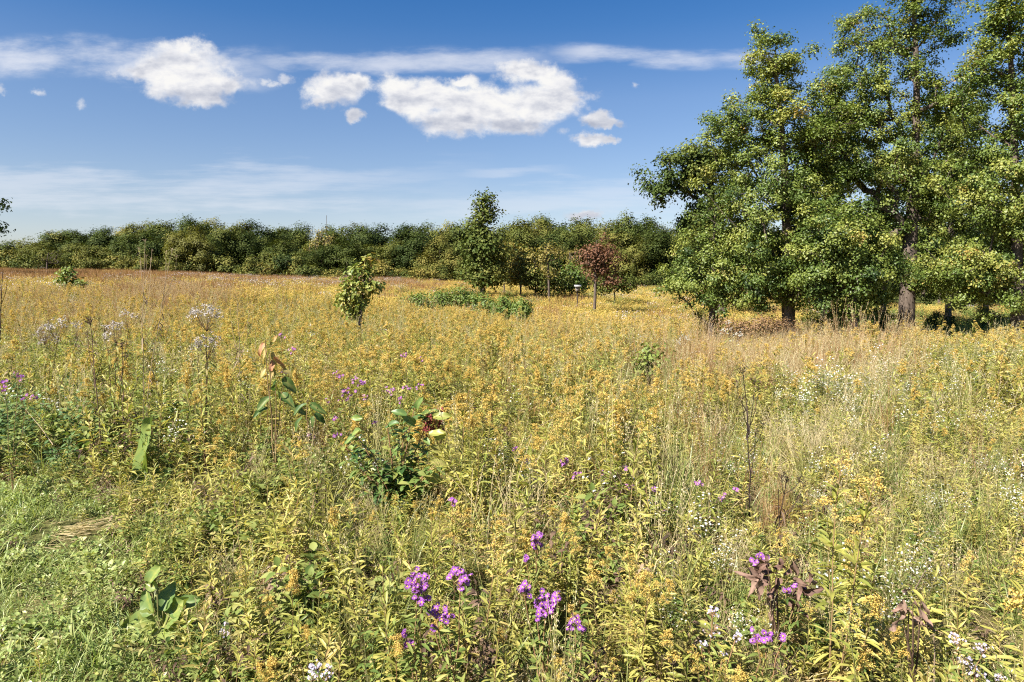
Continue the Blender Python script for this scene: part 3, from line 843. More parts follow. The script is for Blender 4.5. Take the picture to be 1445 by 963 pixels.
for k, px in enumerate((262, 292)):
    wood_tree('woodland_tree', ('olive yellow tree bulging from the front of the far wood, left half', 'smaller olive yellow tree beside the larger one at the far wood edge')[k], 'tall', 3 + k, px, 318 + 12 * k, 104, 66 - 10 * k, 'olive_leaf' if 'olive_leaf' in M else 'wood_leaf')
px = -240
while px < 960:                                         # bushes along the foot of the wood
    base = np.interp(px, [0, 400, 600, 1000], [380, 385, 395, 410])
    wood_tree('edge_shrub', 'low rounded bush at the foot of the far wood', 'shrub', i % 4, px, base - random.uniform(12, 36), random.uniform(98, 107), random.uniform(34, 58), 'wood_leaf', 'bushes along the far wood edge', cat='shrub')
    px += random.uniform(12, 26); i += 1
wood_tree('dying_tree', 'half bare tree with pale twigs and sparse yellow leaves above the wood skyline', 'bare', 0, 462, 294, 122, 60, 'yellow_leaf')
wood_tree('dying_tree', 'grey bare bush at the left end of the far wood', 'bare', 1, 68, 352, 96, 46, 'wood_leaf')
wood_tree('dying_tree', 'bare grey brush beside the dark pointed tree, at its right foot', 'bare', 2, 712, 370, 66, 36, 'wood_leaf')
wood_tree('dying_tree', 'leafless grey tree between the yellow tree and the rust brown tree', 'bare', 2, 806, 345, 80, 44, 'wood_leaf')
# woodland behind the maple grove, and its dark trunks
for k in range(16):
    px = 1040 + k * 32 + random.uniform(-10, 10)
    D = random.uniform(62, 95)
    wood_tree('woodland_tree', 'shaded slim-trunked tree behind the maple grove', 'tall', k % 7, px, random.uniform(285, 335), D, random.uniform(70, 110), 'wood_leaf', 'trees behind the maple grove')
for k in range(9):
    wood_tree('edge_shrub', 'bush under the trees behind the maple grove', 'shrub', k % 4, 1120 + k * 42 + random.uniform(-14, 14), random.uniform(385, 400), random.uniform(96, 104), random.uniform(50, 70), 'wood_leaf', 'bushes behind the maple grove', cat='shrub')

for k, (u, t_, D, w_) in enumerate(((1000, 428, 31, 46), (1150, 432, 33, 40), (1182, 428, 32, 34), (1240, 430, 34, 36), (1398, 426, 34, 50), (1330, 434, 33, 36))):
    wood_tree('understory_shrub', 'low dark shrub in the shade between the maple trunks', 'shrub', k % 4, u, t_, D, w_, 'wood_leaf', 'shrubs between the maple trunks', cat='shrub')
# ------------------------------------------------------------------ single trees in the meadow
px_tree('meadow_tree', 'dark pointed tree standing alone before the far wood, its right side yellow green', 58, (680, 416), (684, 285), .2,
        [(684, 294, 14, 14), (681, 318, 22, 20), (684, 345, 24, 22), (686, 370, 26, 18), (666, 347, 12, 18), (706, 360, 11, 11, .25), (670, 385, 18, 9), (702, 385, 14, 9, .2), (684, 282, 5, 5), (682, 397, 20, 9), (698, 396, 12, 7, .2)],
        150, 60, .24, .75, M['oak'], 31, tint=.40, low=.6)
px_tree('oak_sapling', 'small crooked oak sapling with big glossy leaves standing in the goldenrod', 19, (503, 462), (516, 372), .055,
        [(519, 368, 8, 8, .1), (508, 384, 15, 10), (494, 402, 12, 11), (517, 408, 15, 8), (487, 424, 10, 8, .1), (504, 420, 8, 10), (498, 442, 8, 6, .1), (529, 402, 6, 5), (502, 432, 10, 8), (512, 396, 12, 12), (484, 418, 7, 6)],
        110, 16, .13, .16, M['maple'], 32, tint=.66, tint_sd=.14, near=True, leaf_ratio=.5, low=.25, min_r=.007, bark='bark_dark', cat='sapling')
px_tree('rust_tree', 'small tree with dry rust brown leaves and a thin grey trunk', 45, (838, 432), (843, 340), .10,
        [(844, 345, 16, 16), (832, 366, 14, 18), (856, 362, 14, 18), (840, 388, 18, 10), (866, 385, 14, 7), (878, 366, 7, 4), (846, 366, 20, 20), (822, 384, 8, 6), (862, 396, 12, 6)],
        120, 24, .15, .42, M['rust_leaf'], 33, tint=.5, low=.9)
px_tree('yellow_tree', 'thin young tree with sparse golden yellow leaves at the far wood edge', 58, (775, 418), (772, 345), .09,
        [(772, 352, 18, 8), (766, 372, 16, 10), (790, 360, 10, 7), (758, 362, 12, 6), (778, 386, 12, 6)],
        60, 16, .2, .5, M['yellow_leaf'], 34, tint=.55, low=1.2)
px_tree('yellow_tree', 'yellow green bushy tree directly right of the dark pointed tree', 62, (735, 412), (735, 365), .08,
        [(728, 356, 18, 12), (740, 372, 20, 12), (722, 378, 16, 12), (736, 392, 24, 14)],
        60, 40, .26, .6, M['wood_leaf'], 35, tint=.95, low=.5)
px_tree('hazel_bush', 'olive bush between the pointed tree and the yellow tree', 60, (755, 414), (755, 385), .05,
        [(752, 392, 20, 16), (790, 400, 22, 12), (768, 402, 24, 10)], 60, 40, .22, .55, M['wood_leaf'], 36, tint=.72, low=.1, cat='shrub')
px_tree('hazel_bush', 'fresh green bush at the left foot of the rust brown tree', 62, (804, 416), (808, 385), .05,
        [(806, 385, 18, 14), (820, 402, 14, 10), (798, 402, 14, 10)], 50, 40, .22, .55, M['fresh_leaf'], 37, tint=.30, low=.1, cat='shrub')
px_tree('hazel_bush', 'olive bush at the right foot of the rust brown tree', 56, (868, 416), (868, 390), .05, [(866, 396, 18, 12), (884, 402, 14, 10), (852, 404, 12, 9)], 50, 36, .2, .5, M['wood_leaf'], 39, tint=.6, low=.1, cat='shrub')
# tree just outside the frame on the left, a branch of it reaches into the picture
px_tree('shade_tree', 'dark branch tips of a tree cut off by the left picture edge', 64, (-130, 425), (-120, 270), .4,
        [(-10, 292, 10, 8), (-6, 322, 12, 5), (-14, 308, 12, 7), (-60, 300, 44, 34), (-120, 270, 50, 50), (-180, 300, 44, 44), (-120, 220, 40, 30)],
        190, 70, .26, .8, M['oak'], 38, tint=.36, low=4)
for k, (u, v, ru, rv, D) in enumerate(((592, 428, 26, 11, 34), (628, 424, 20, 12, 35), (655, 422, 22, 17, 35), (684, 430, 18, 12, 34), (716, 434, 20, 13, 31), (738, 436, 10, 9, 30))):
    px_tree('sumac_bush', ('low green sumac bush at the left end of the bush row in the meadow', 'narrow green sumac bush second from the left in the meadow bush row', 'tallest green sumac bush in the middle of the meadow bush row',
            'green sumac bush right of the tallest one, below the pointed tree', 'wide green sumac bush near the right end of the meadow bush row', 'smallest green sumac bush closing the meadow bush row on the right')[k],
            D, (u, v + 16), (u, v - rv + 2), .03, [(u - ru * .4, v, ru * .6, rv), (u + ru * .3, v + 2, ru * .6, rv * .8), (u, v - 2, ru * .4, rv)],
            54, 30, .15, .34, M['fresh_leaf'], 50 + k, tint=.5, low=.05, cat='shrub', leaf_ratio=.4)
px_tree('green_bush', 'bright green bush on the left meadow crest', 34, (97, 408), (97, 380), .03, [(96, 386, 9, 7), (92, 397, 11, 7), (110, 400, 13, 5)], 34, 18, .15, .26, M['fresh_leaf'], 60, tint=.55, low=.05, cat='shrub')
px_tree('russet_bush', 'wide low russet brown bush in front of the maple trunks', 23, (1085, 475), (1085, 462), .03,
        [(1040, 464, 34, 10, .1), (1082, 457, 40, 11), (1112, 463, 26, 10), (1062, 468, 40, 10)], 110, 34, .06, .24, M['russet_leaf'], 61, tint=.55, low=.02, cat='shrub')
px_tree('green_bush', 'small rounded green bush in the middle of the right meadow', 10, (915, 528), (915, 492), .02, [(917, 494, 14, 7), (908, 510, 13, 9), (926, 506, 12, 8), (914, 524, 16, 8), (930, 522, 10, 8)], 60, 9, .055, .12, M['fresh_leaf'], 62, tint=.72, low=.02, cat='shrub', min_r=.004, near=True)

# ------------------------------------------------------------------ meadow plants: kinds
LM = [M['gold_leaf'], M['stem']]
FM = [M['gold'], M['stem']]
gold_parts = []; gold_full = []
for k in range(10):
    h = (.62, .70, .78, .85, .92, .74, .66, .88, .80, .70)[k]
    A, B = goldenrod(200 + k, h, (1, .8, 1.2, 1.1, .9, .6, 1.3, 1, .7, 1.1)[k])
    gold_parts.append((A.mesh('leafy_stem', LM), B.mesh('flower_plume', FM), h))
    gold_full.append(both(A, B, LM, FM, 'goldenrod_plant'))
leafy = []
for k in range(8):
    A, B = goldenrod(230 + k, (.5, .58, .65, .72, .6, .55, .68, .62)[k], 0, 70, (0, .05, -.12, .0, .12, -.05, .08, -.1)[k], (1.1, 1.25, 1.1, 1.05, 1.35, 1.15, 1.1, 1.2)[k])
    leafy.append(A.mesh('leafy_stalk', LM))
weeds = [bushy(250 + k, (.35, .45, .55, .4)[k], (.18, .2, .22, .25)[k], (70, 80, 100, 90)[k], (.055, .065, .05, .07)[k], (.5, .42, .35, .55)[k], (.35, .5, .45, .6)[k], 0).mesh('weed', [M['green_leaf'], M['stem']]) for k in range(4)]
darkweeds = [bushy(260 + k, (.45, .5, .4)[k], .2, 110, (.06, .05, .055)[k], (.25, .4, .3)[k], .45, 0, stems=6).mesh('dark_weed', [M['blue_leaf'], M['stem']]) for k in range(3)]
grass = [tuft(270 + k, (34, 28, 40, 30)[k], (.5, .62, .45, .7)[k], .05, (.5, .35, .7, .45)[k], .0055, (.42, .5, .36, .55)[k], 'grass', (0, .2, 0, .3)[k], 'straw') for k in range(4)]
straw = [tuft(280 + k, (34, 28, 40, 30)[k], (.42, .5, .34, .55)[k], .07, (1.1, .8, 1.5, .7)[k], .0045, (.45, .5, .55, .35)[k], 'straw', (.2, .3, 0, .3)[k], 'straw') for k in range(4)]
russet = [tuft(290 + k, (36, 30, 40)[k], (.7, .8, .6)[k], .06, (.25, .3, .35)[k], .004, (.45, .55, .4)[k], 'russet', .3, 'straw') for k in range(3)]
whites = [daisy_plant(300 + k, (.5, .6, .45)[k], (45, 60, 40)[k], .0085, 'white', .6, 'green_leaf', 5, .16, 6) for k in range(3)]
brown = [bushy(310 + k, (.4, .5, .35)[k], .16, 46, .06, .35, (.35, .6, .5)[k], 0, droop=.9, stems=4, smat='dead').mesh('dead_herb', [M['dead'], M['dead']]) for k in range(3)]
lawn = [tuft(320 + k, (40, 36, 46, 30)[k], (.07, .09, .055, .13)[k], .06, (1.3, 1.1, 1.6, 1.0)[k], .005, (.42, .55, .36, .6)[k], 'lawn') for k in range(4)]
clover = [bushy(330 + k, (.07, .09, .05)[k], .12, 44, (.028, .04, .02)[k], (.7, .45, .9)[k], (.45, .6, .5)[k], 0, stems=8).mesh('clover', [M['lawn'], M['stem']]) for k in range(3)] + [tuft(340, 16, .05, .07, 2.2, .004, .5, 'straw')]
KINDS = dict(G=gold_full, L=leafy, W=weeds, B=darkweeds, T=grass, Y=straw, R=russet, A=whites, D=brown)
LABEL = dict(G=('goldenrod_field', 'golden blooming goldenrod massed across the middle of the meadow', 'goldenrod'),
             L=('leafy_stalks', 'yellow green narrow-leaved stalks filling the near meadow', 'meadow plants'),
             W=('broadleaf_weeds', 'broad-leaved green weeds growing between the goldenrod', 'weeds'),
             B=('dark_weeds', 'dense dark green weeds at the left meadow edge', 'weeds'),
             T=('meadow_grass', 'long green grass growing among the meadow flowers', 'grass'),
             Y=('dry_grass', 'pale dry straw grass spread over the right meadow', 'grass'),
             R=('russet_grass', 'russet brown bunch grass in patches of the meadow', 'grass'),
             A=('white_asters', 'tiny white asters sprinkled through the meadow grass', 'flowers'),
             D=('dead_herbs', 'withered brown herbs scattered among the green stalks', 'weeds'))
ORDER = 'GLWBTYRAD'

def snoise(x, y, k, sc):
    rs = np.random.RandomState(900 + k)
    v = 0
    for _ in range(6):
        a = rs.uniform(0, 6.28); f = rs.uniform(.5, 2) / sc
        v = v + np.sin((x * np.cos(a) + y * np.sin(a)) * f * 6.28 + rs.uniform(0, 6.28))
    return v / 2.4

def zones(u, v, x, y):
    n = len(u); w = np.zeros((n, 9)); 
    def setw(m, **kw):
        nonlocal w
        z = np.array([kw.get(c, 0.) for c in ORDER]); z = z / z.sum()
        w = w * (1 - m[:, None]) + z[None, :] * m[:, None]
    def box(u0, u1, v0, v1, fu=40, fv=18):
        return sstep(u0 - fu, u0 + fu, u) * (1 - sstep(u1 - fu, u1 + fu, u)) * sstep(v0 - fv, v0 + fv, v) * (1 - sstep(v1 - fv, v1 + fv, v))
    def ell(cu, cv, ru, rv):
        return 1 - sstep(.55, 1.15, np.sqrt(((u - cu) / ru) ** 2 + ((v - cv) / rv) ** 2))
    setw(np.ones(n), G=.40, L=.34, T=.11, Y=.04, W=.05, A=.02, R=.015, D=.02)
    setw(box(-400, 480, 440, 700), G=.16, L=.33, W=.19, B=.07, T=.1, Y=.06, A=.03, D=.06)
    setw(box(-500, 460, 395, 470), G=.42, L=.2, R=.2, D=.05, Y=.05, T=.05, A=.03)
    setw(box(300, 930, 400, 570), G=.46, L=.33, T=.10, W=.03, Y=.02, A=.015, R=.02, D=.015)
    setw(box(300, 800, 620, 1400), G=.16, L=.66, T=.05, W=.06, Y=.02, D=.05)
    setw(box(250, 780, 700, 1400), G=.12, L=.70, T=.04, W=.06, D=.08)
    setw(box(800, 1200, 600, 1400), G=.25, L=.48, T=.11, Y=.08, W=.03, D=.05, A=.005)
    setw(box(-500, 110, 545, 720), B=.5, W=.3, T=.15, L=.05)
    setw(box(930, 2000, 545, 770), T=.40, Y=.15, A=.24, L=.13, G=.05, R=.02, D=.04)
    setw(ell(1200, 585, 170, 45), T=.46, Y=.28, A=.20, L=.05)
    setw(ell(1330, 690, 130, 70), A=.4, T=.35, Y=.25, L=.1)
    setw(ell(1200, 522, 110, 28), A=.42, T=.25, Y=.2, G=.10, L=.15)
    setw(box(960, 1290, 460, 512), Y=.62, R=.14, T=.12, G=.1, A=.02)
    setw(ell(965, 512, 90, 34), R=.5, G=.2, Y=.15, T=.15)
    setw(box(1290, 2000, 470, 570), G=.38, L=.28, T=.18, A=.09, Y=.07)
    setw(box(830, 2000, 770, 1500), G=.30, L=.54, T=.07, Y=.04, D=.05)
    setw(ell(240, 418, 110, 16), R=.75, G=.25)
    return w

def edge_x(y):
    """western edge of the tall plants: the mown path lies left of it"""
    return np.interp(y, [-2, 0, 1.3, 2.0, 2.75, 3.95, 4.9, 5.3, 5.5, 5.8, 7], [.3, -.1, -.45, -.85, -1.38, -2.15, -2.9, -3.5, -4.4, -30, -400])

def sample_area(y0, y1, dens, half=.85):
    n = int(1.0 * dens * (half * (y1 ** 2 - y0 ** 2) + 3.2 * (y1 - y0)))
    y = np.sqrt(R_.uniform(size=n * 2) * ((y1 + 2) ** 2 - (y0 + 2) ** 2) + (y0 + 2) ** 2) - 2
    hw = half * y + 1.6
    # y pdf already grows with distance, so x is drawn evenly
    x = R_.uniform(-1, 1, n) * hw[:n]; y = y[:n]
    return x, y

def rotset(n, tilt=.15):
    r = np.zeros((n, 3)); r[:, 0] = R_.normal(size=n) * tilt; r[:, 1] = R_.normal(size=n) * tilt; r[:, 2] = R_.uniform(0, 6.28, n)
    return r

# what must stay in sight: (left, right, lowest visible row, depth)
CLEAR = [(190, 270, 905, 3.05), (475, 630, 700, 4.6), (366, 416, 575, 5.4), (425, 450, 600, 5.2), (190, 224, 668, 5.3), (1040, 1080, 720, 4.3), (1090, 1138, 740, 3.6), (1072, 1148, 850, 2.7), (1266, 1308, 880, 2.5),
         (572, 610, 900, 2.35), (612, 668, 880, 2.35), (730, 795, 872, 2.4), (748, 768, 790, 2.9), (1060, 1092, 800, 3.1), (995, 1030, 905, 2.4), (1062, 1108, 905, 2.35), (632, 646, 716, 3.4), (804, 828, 888, 2.4),
         (270, 315, 500, 5.6), (118, 152, 550, 5.7), (145, 190, 500, 5.9), (478, 535, 452, 19), (1348, 1390, 950, 2.4), (440, 470, 955, 2.2), (470, 520, 565, 6.0), (540, 600, 570, 6.2), (790, 822, 676, 4.6), (1020, 1046, 490, 14), (955, 972, 488, 14), (1000, 1130, 478, 23), (900, 932, 522, 10)]
BUR = at(232, 900, 3.05)
bag = {c: [] for c in ORDER}
def plant_ring(y0, y1, dens):
    x, y = sample_area(y0, y1, dens)
    ex = edge_x(y) + R_.normal(size=len(x)) * .10
    k = (x > ex) & (x ** 2 + y ** 2 > 1.35 ** 2)
    x, y = x[k], y[k]
    tu, tv = proj(np.stack([x, y, gz(x, y) + .72], 1))
    bu, _ = proj(np.stack([x, y, gz(x, y) + .3], 1))
    cap = np.full(len(x), 9.)
    for (u0_, u1_, vis_, D_) in CLEAR:
        m_ = 70 / np.maximum(y, 1)                       # half width of a plant in photo pixels
        k = (tu > u0_ - m_) & (tu < u1_ + m_) & (y < D_ + .05)
        zl = CAMZ + y * (-SP + (481.5 - vis_) / FPX * CP) / (CP + (481.5 - vis_) / FPX * SP) - gz(x, y)
        cap = np.where(k, np.minimum(cap, np.maximum(zl / .82, .28)), cap)
    k = np.hypot(x - BUR[0], y - BUR[1]) > .26
    x, y, cap = x[k], y[k], cap[k]
    P = np.stack([x, y, gz(x, y)], 1)
    u, v = proj(P + [0, 0, .55])
    u = u + R_.normal(size=len(u)) * 14; v = v + R_.normal(size=len(u)) * 6
    w = zones(u, v, x, y)
    for j in range(9):
        w[:, j] *= np.exp(1.0 * snoise(x, y, j, 1.5) + .9 * snoise(x, y, 20 + j, 6))
    w /= w.sum(1, keepdims=True)
    c = (w.cumsum(1) > R_.uniform(size=(len(x), 1))).argmax(1)
    hs_ = .92 + .17 * snoise(x, y, 50, 3) + R_.normal(size=len(x)) * .14
    low = 1 - .34 * (1 - sstep(.0, .8, x - edge_x(y)))            # plants are shorter at the path edge
    right = 1 - .38 * sstep(900, 1050, u) * sstep(520, 560, v) * (1 - sstep(740, 800, v))
    right = right * (1 - .30 * sstep(900, 1000, u) * sstep(17, 22, y))
    near = np.interp(y, [1.3, 3.5, 6], [.80, .92, 1.])
    hs_ = np.minimum(np.clip(hs_ * low * right * near, .45, 1.3), cap * R_.uniform(.85, 1.1, len(x)))
    for j, ch in enumerate(ORDER):
        m = c == j
        bag[ch].append(np.column_stack([P[m], hs_[m]]))
plant_ring(.8, 4.5, 46)
plant_ring(4.5, 10, 34)
plant_ring(10, 19, 23)
plant_ring(19, 34, 15)
bag = {c: np.concatenate(v) for c, v in bag.items()}

# the nearest 300 blooming goldenrods are plants of their own
g = bag['G']
uu, vv = proj(g[:, :3] + [0, 0, .5])
vis = (uu > -30) & (uu < 1475) & (vv < 990)
d = np.hypot(g[:, 0], g[:, 1]) + (~vis) * 100
near = np.zeros(len(g), bool); near[np.argsort(d)[:300]] = True
GL = 'blooming goldenrod with a yellow plume in the nearest stretch of meadow'
protos = []
for i, r in enumerate(g[near]):
    k = i % 10
    rz, tx, ty = R_.uniform(0, 6.28), R_.normal() * .09, R_.normal() * .09
    if i < 10:
        o = thing('goldenrod', GL, 'goldenrod', r[:3], 0, 'goldenrods nearest the camera')
        part('leafy_stem', gold_parts[k][0], o); part('flower_plume', gold_parts[k][1], o)
        protos.append(o)
    else:
        o = dup(protos[k], r[:3], 0, (1, 1, 1))
    o.rotation_euler = (tx, ty, rz); o.scale = (float(r[3]),) * 3
bag['G'] = g[~near]
for ch in ORDER:
    b = bag[ch]; n = len(b)
    nm, lb, ct = LABEL[ch]
    s = b[:, 3:4] * np.ones((1, 3)) * (1 + .0 * R_.normal(size=(n, 1)))
    if ch in 'TYRAWBD':
        far = np.interp(b[:, 1], [8, 32], [1, 1.35])[:, None]; s = s * far * np.array([1.15, 1.15, 1.0])
    if ch in 'G':
        far = np.interp(b[:, 1], [10, 34], [1, 1.3])[:, None]; s = s * far * np.array([1.1, 1.1, .95])
    scatter(nm, lb, ct, KINDS[ch], b[:, :3], rotset(n), s, R_.randint(0, len(KINDS[ch]), n))

# low growth that hides the soil between the stalks
x, y = sample_area(.8, 12, 92)
k = (x > edge_x(y) - .1) & (x ** 2 + y ** 2 > 1.0) & (np.hypot(x - BUR[0], y - BUR[1]) > .24)
x, y = x[k], y[k]; n = len(x)
und = [grass[0], straw[0], straw[2], weeds[0], brown[2], grass[2], leafy[0], leafy[4]]
pick = R_.choice(8, n, p=[.12, .10, .09, .17, .08, .08, .18, .18])
scatter('understory', 'low grass and withered leaves between the meadow stalks', 'undergrowth', und, np.stack([x, y, gz(x, y) - .01], 1), rotset(n, .15),
        np.stack([R_.uniform(.45, .8, n)] * 2 + [R_.uniform(.3, .6, n)], 1), pick)
# mown path in the left corner
x, y = sample_area(.6, 6.4, 260)
k = (x < edge_x(y) + .18 + R_.normal(size=len(x)) * .08) & (y < 6.4)
x, y = x[k], y[k]; n = len(x)
uu, vv = proj(np.stack([x, y, gz(x, y)], 1))
hole = (1.6 * np.exp(-((uu - 108) / 36) ** 2 - ((vv - 762) / 20) ** 2) > R_.uniform(size=n)) | (np.hypot(x - BUR[0], y - BUR[1]) < .2)
x, y = x[~hole], y[~hole]; n = len(x)
wk = R_.uniform(size=n) < .46 + .25 * snoise(x, y, 70, 1.0)
idx = np.where(wk, 4 + R_.randint(0, 4, n), R_.randint(0, 4, n))
sc = (R_.uniform(.6, 1.15, n) + .25 * snoise(x, y, 71, .8)).clip(.4, 1.5)
ed = np.exp(-np.clip(edge_x(y) - x, 0, 9) / .28) * .36 > R_.uniform(size=n)
idx = np.where(ed, 8 + R_.randint(0, 5, n), idx); sc = np.where(ed, R_.uniform(.3, .6, n), sc)
scatter('mown_grass', 'short mown green grass and clover of the path in the lower left corner', 'grass', lawn + clover + weeds[:3] + [brown[2], leafy[1]], np.stack([x, y, gz(x, y)], 1), rotset(n, .2), np.stack([sc] * 3, 1), idx)

# ------------------------------------------------------------------ far meadow: one patch of many plants per instance
def far_patch(seed, kind):
    rs = np.random.RandomState(seed); mb = MB()
    n = 34
    a = rs.uniform(0, 6.28, n); r = .75 * np.sqrt(rs.uniform(size=n))
    P = np.stack([np.cos(a) * r, np.sin(a) * r, np.zeros(n)], 1)
    h = rs.uniform(.55, 1.0, n)
    if kind in ('gold', 'green'):
        m = 12
        t = rs.uniform(.25, .95, (n, m))
        Q = (P[:, None, :] + np.stack([rs.normal(size=(n, m)) * .06, rs.normal(size=(n, m)) * .06, t * h[:, None]], 2)).reshape(-1, 3)
        k = len(Q)
        kites(mb, Q, rvec(k, rs) + [0, -.3, .8], .11, .035, .45 + rs.normal(size=k) * .15, rs, 1)
        if kind == 'gold':
            m = 12
            t = rs.uniform(.8, 1.05, (n, m))
            Q = (P[:, None, :] + np.stack([rs.normal(size=(n, m)) * .05, rs.normal(size=(n, m)) * .05, t * h[:, None]], 2)).reshape(-1, 3)
            k = len(Q)
            kites(mb, Q, rvec(k, rs) + [0, -.2, .8], .045, .03, .5 + rs.normal(size=k) * .15, rs, 0)
        return mb.mesh('far_patch', [M['gold'], M['gold_leaf'] if kind == 'gold' else M['green_leaf']])
    n = 150
    a = rs.uniform(0, 6.28, n); r = .75 * np.sqrt(rs.uniform(size=n))
    P = np.stack([np.cos(a) * r, np.sin(a) * r, np.zeros(n)], 1)
    blades(mb, P, rs.uniform(0, 6.28, n), rs.uniform(.5, 1.05, n), rs.uniform(.05, .35, n), .014, .45 + rs.normal(size=n) * .16, rs, 0)
    if kind == 'white':
        k = 60
        a = rs.uniform(0, 6.28, k); r = .6 * np.sqrt(rs.uniform(size=k))
        kites(mb, np.stack([np.cos(a) * r, np.sin(a) * r, rs.uniform(.75, 1.1, k)], 1), rvec(k, rs) + [0, -.6, .7], .05, .05, .5, rs, 1)
    return mb.mesh('far_patch', [M[{'russet': 'russet', 'white': 'grass', 'straw': 'straw', 'lawn': 'grass'}[kind]], M['dusty']])
FK = ['gold', 'gold', 'gold', 'green', 'green', 'russet', 'russet', 'straw', 'white', 'lawn']
fm = [far_patch(400 + i, k) for i, k in enumerate(FK)]
X, Y = [], []
for y0, y1, dn in ((31, 50, 2.2), (50, 80, 1.3), (80, 128, .75)):
    x, y = sample_area(y0, y1, dn, 1.0); X.append(x); Y.append(y)
x, y = np.concatenate(X), np.concatenate(Y); n = len(x)
P = np.stack([x, y, gz(x, y)], 1)
u, v = proj(P + [0, 0, .8])
u0 = u + R_.normal(size=n) * 12; v0 = v + R_.normal(size=n) * 2.5
w = np.zeros((n, 10))
w[:, :3] = .22; w[:, 3:5] = .10; w[:, 5:7] = .05; w[:, 7] = .05; w[:, 8] = .04
crest = np.interp(u0, [0, 300, 450, 600, 900], [383, 386, 392, 398, 408])
rust = (1 - sstep(crest + 6, crest + 15, v0)) * (1 - sstep(540, 680, u0)) * .92
rust = np.maximum(rust, .8 * (1 - sstep(.6, 1.1, np.hypot((u0 - 240) / 120, (v0 - 408) / 12))))
w = w * (1 - rust[:, None]); w[:, 5:7] += .46 * rust[:, None]; w[:, 7] += .08 * rust
wht = np.exp(-((u0 - 420) / 160) ** 2 - ((v0 - 396) / 7) ** 2) * .5 + np.exp(-((u0 - 60) / 90) ** 2 - ((v0 - 402) / 8) ** 2) * .3
w = w * (1 - wht[:, None]); w[:, 8] += .5 * wht; w[:, 0] += .3 * wht
shd = sstep(1120, 1180, u0) * sstep(432, 438, v0); w[:, 3:5] += .8 * shd[:, None]; w[:, :3] *= 1 - .5 * shd[:, None]  # darker green patches imitate the tree shade behind the maples
lw = sstep(1130, 1180, u0) * (1 - sstep(428, 436, v0)); w = w * (1 - lw[:, None]); w[:, 9] += lw
for j in range(10): w[:, j] *= np.exp(.8 * snoise(x, y, 30 + j // 2, 9))
w /= w.sum(1, keepdims=True)
c = (w.cumsum(1) > R_.uniform(size=(n, 1))).argmax(1)
sc = R_.uniform(.8, 1.25, n) * np.interp(y, [31, 60, 128], [1, 1.15, 1.5])
zs = sc * np.where(c == 9, .3, np.where((c == 5) | (c == 6), 1.05, .85)) * np.interp(y, [31, 128], [1, .8])
scatter('far_meadow', 'far golden and russet meadow running up to the wood', 'meadow', fm, P, rotset(n, .04), np.stack([sc, sc, zs], 1), c)

# ------------------------------------------------------------------ plants one can pick out
def petal_head(seed, r, k=26, disc_r=.26, cup=.25):
    rs = np.random.RandomState(seed); mb = MB()
    for ring in range(2):
        an = (np.arange(k // 2) + ring * .5) / (k // 2) * 6.283 + rs.normal(size=k // 2) * .07
        el = cup + rs.normal(size=k // 2) * .14 + ring * .15
        D = np.stack([np.cos(an) * np.cos(el), np.sin(an) * np.cos(el), np.sin(el)], 1)
        rr = r * rs.uniform(.8, 1.08, k // 2)
        leaves(mb, D * r * .16, D, rr * .86, r * .17, .5 + rs.normal(size=k // 2) * .15, rs, 0, droop=.05, fold=.15, roll=.05, prof=(.9, 1.0))
    m = 8
    an = np.arange(m) / m * 6.283
    R = np.stack([np.cos(an), np.sin(an), an * 0], 1) * r * disc_r
    V = np.concatenate([R + [0, 0, r * .05], R * .62 + [0, 0, r * .19], [[0, 0, r * .23]]])
    mb.add(V, rs.uniform(.2, .8, len(V)), [(m + i, m + (i + 1) % m, 2 * m) for i in range(m)], [(i, (i + 1) % m, m + (i + 1) % m, m + i) for i in range(m)], 1)
    V = np.concatenate([R * 1.0, [[0, 0, -r * .35]]])
    mb.add(V, .3, [((i + 1) % m, i, m) for i in range(m)], None, 2)
    return mb
HEADS = {c: [petal_head(600 + k, .0148, 30, .27, (.15, .4, .75)[k]).mesh('flower_head', [M[c], M['disc'], M['stem']]) for k in range(3)] for c in ('purple',)}
HEADS['lilac'] = [petal_head(610 + k, .0095, 16, .25, (.2, .5, .8)[k]).mesh('flower_head', [M['lilac'], M['disc'], M['stem']]) for k in range(3)]

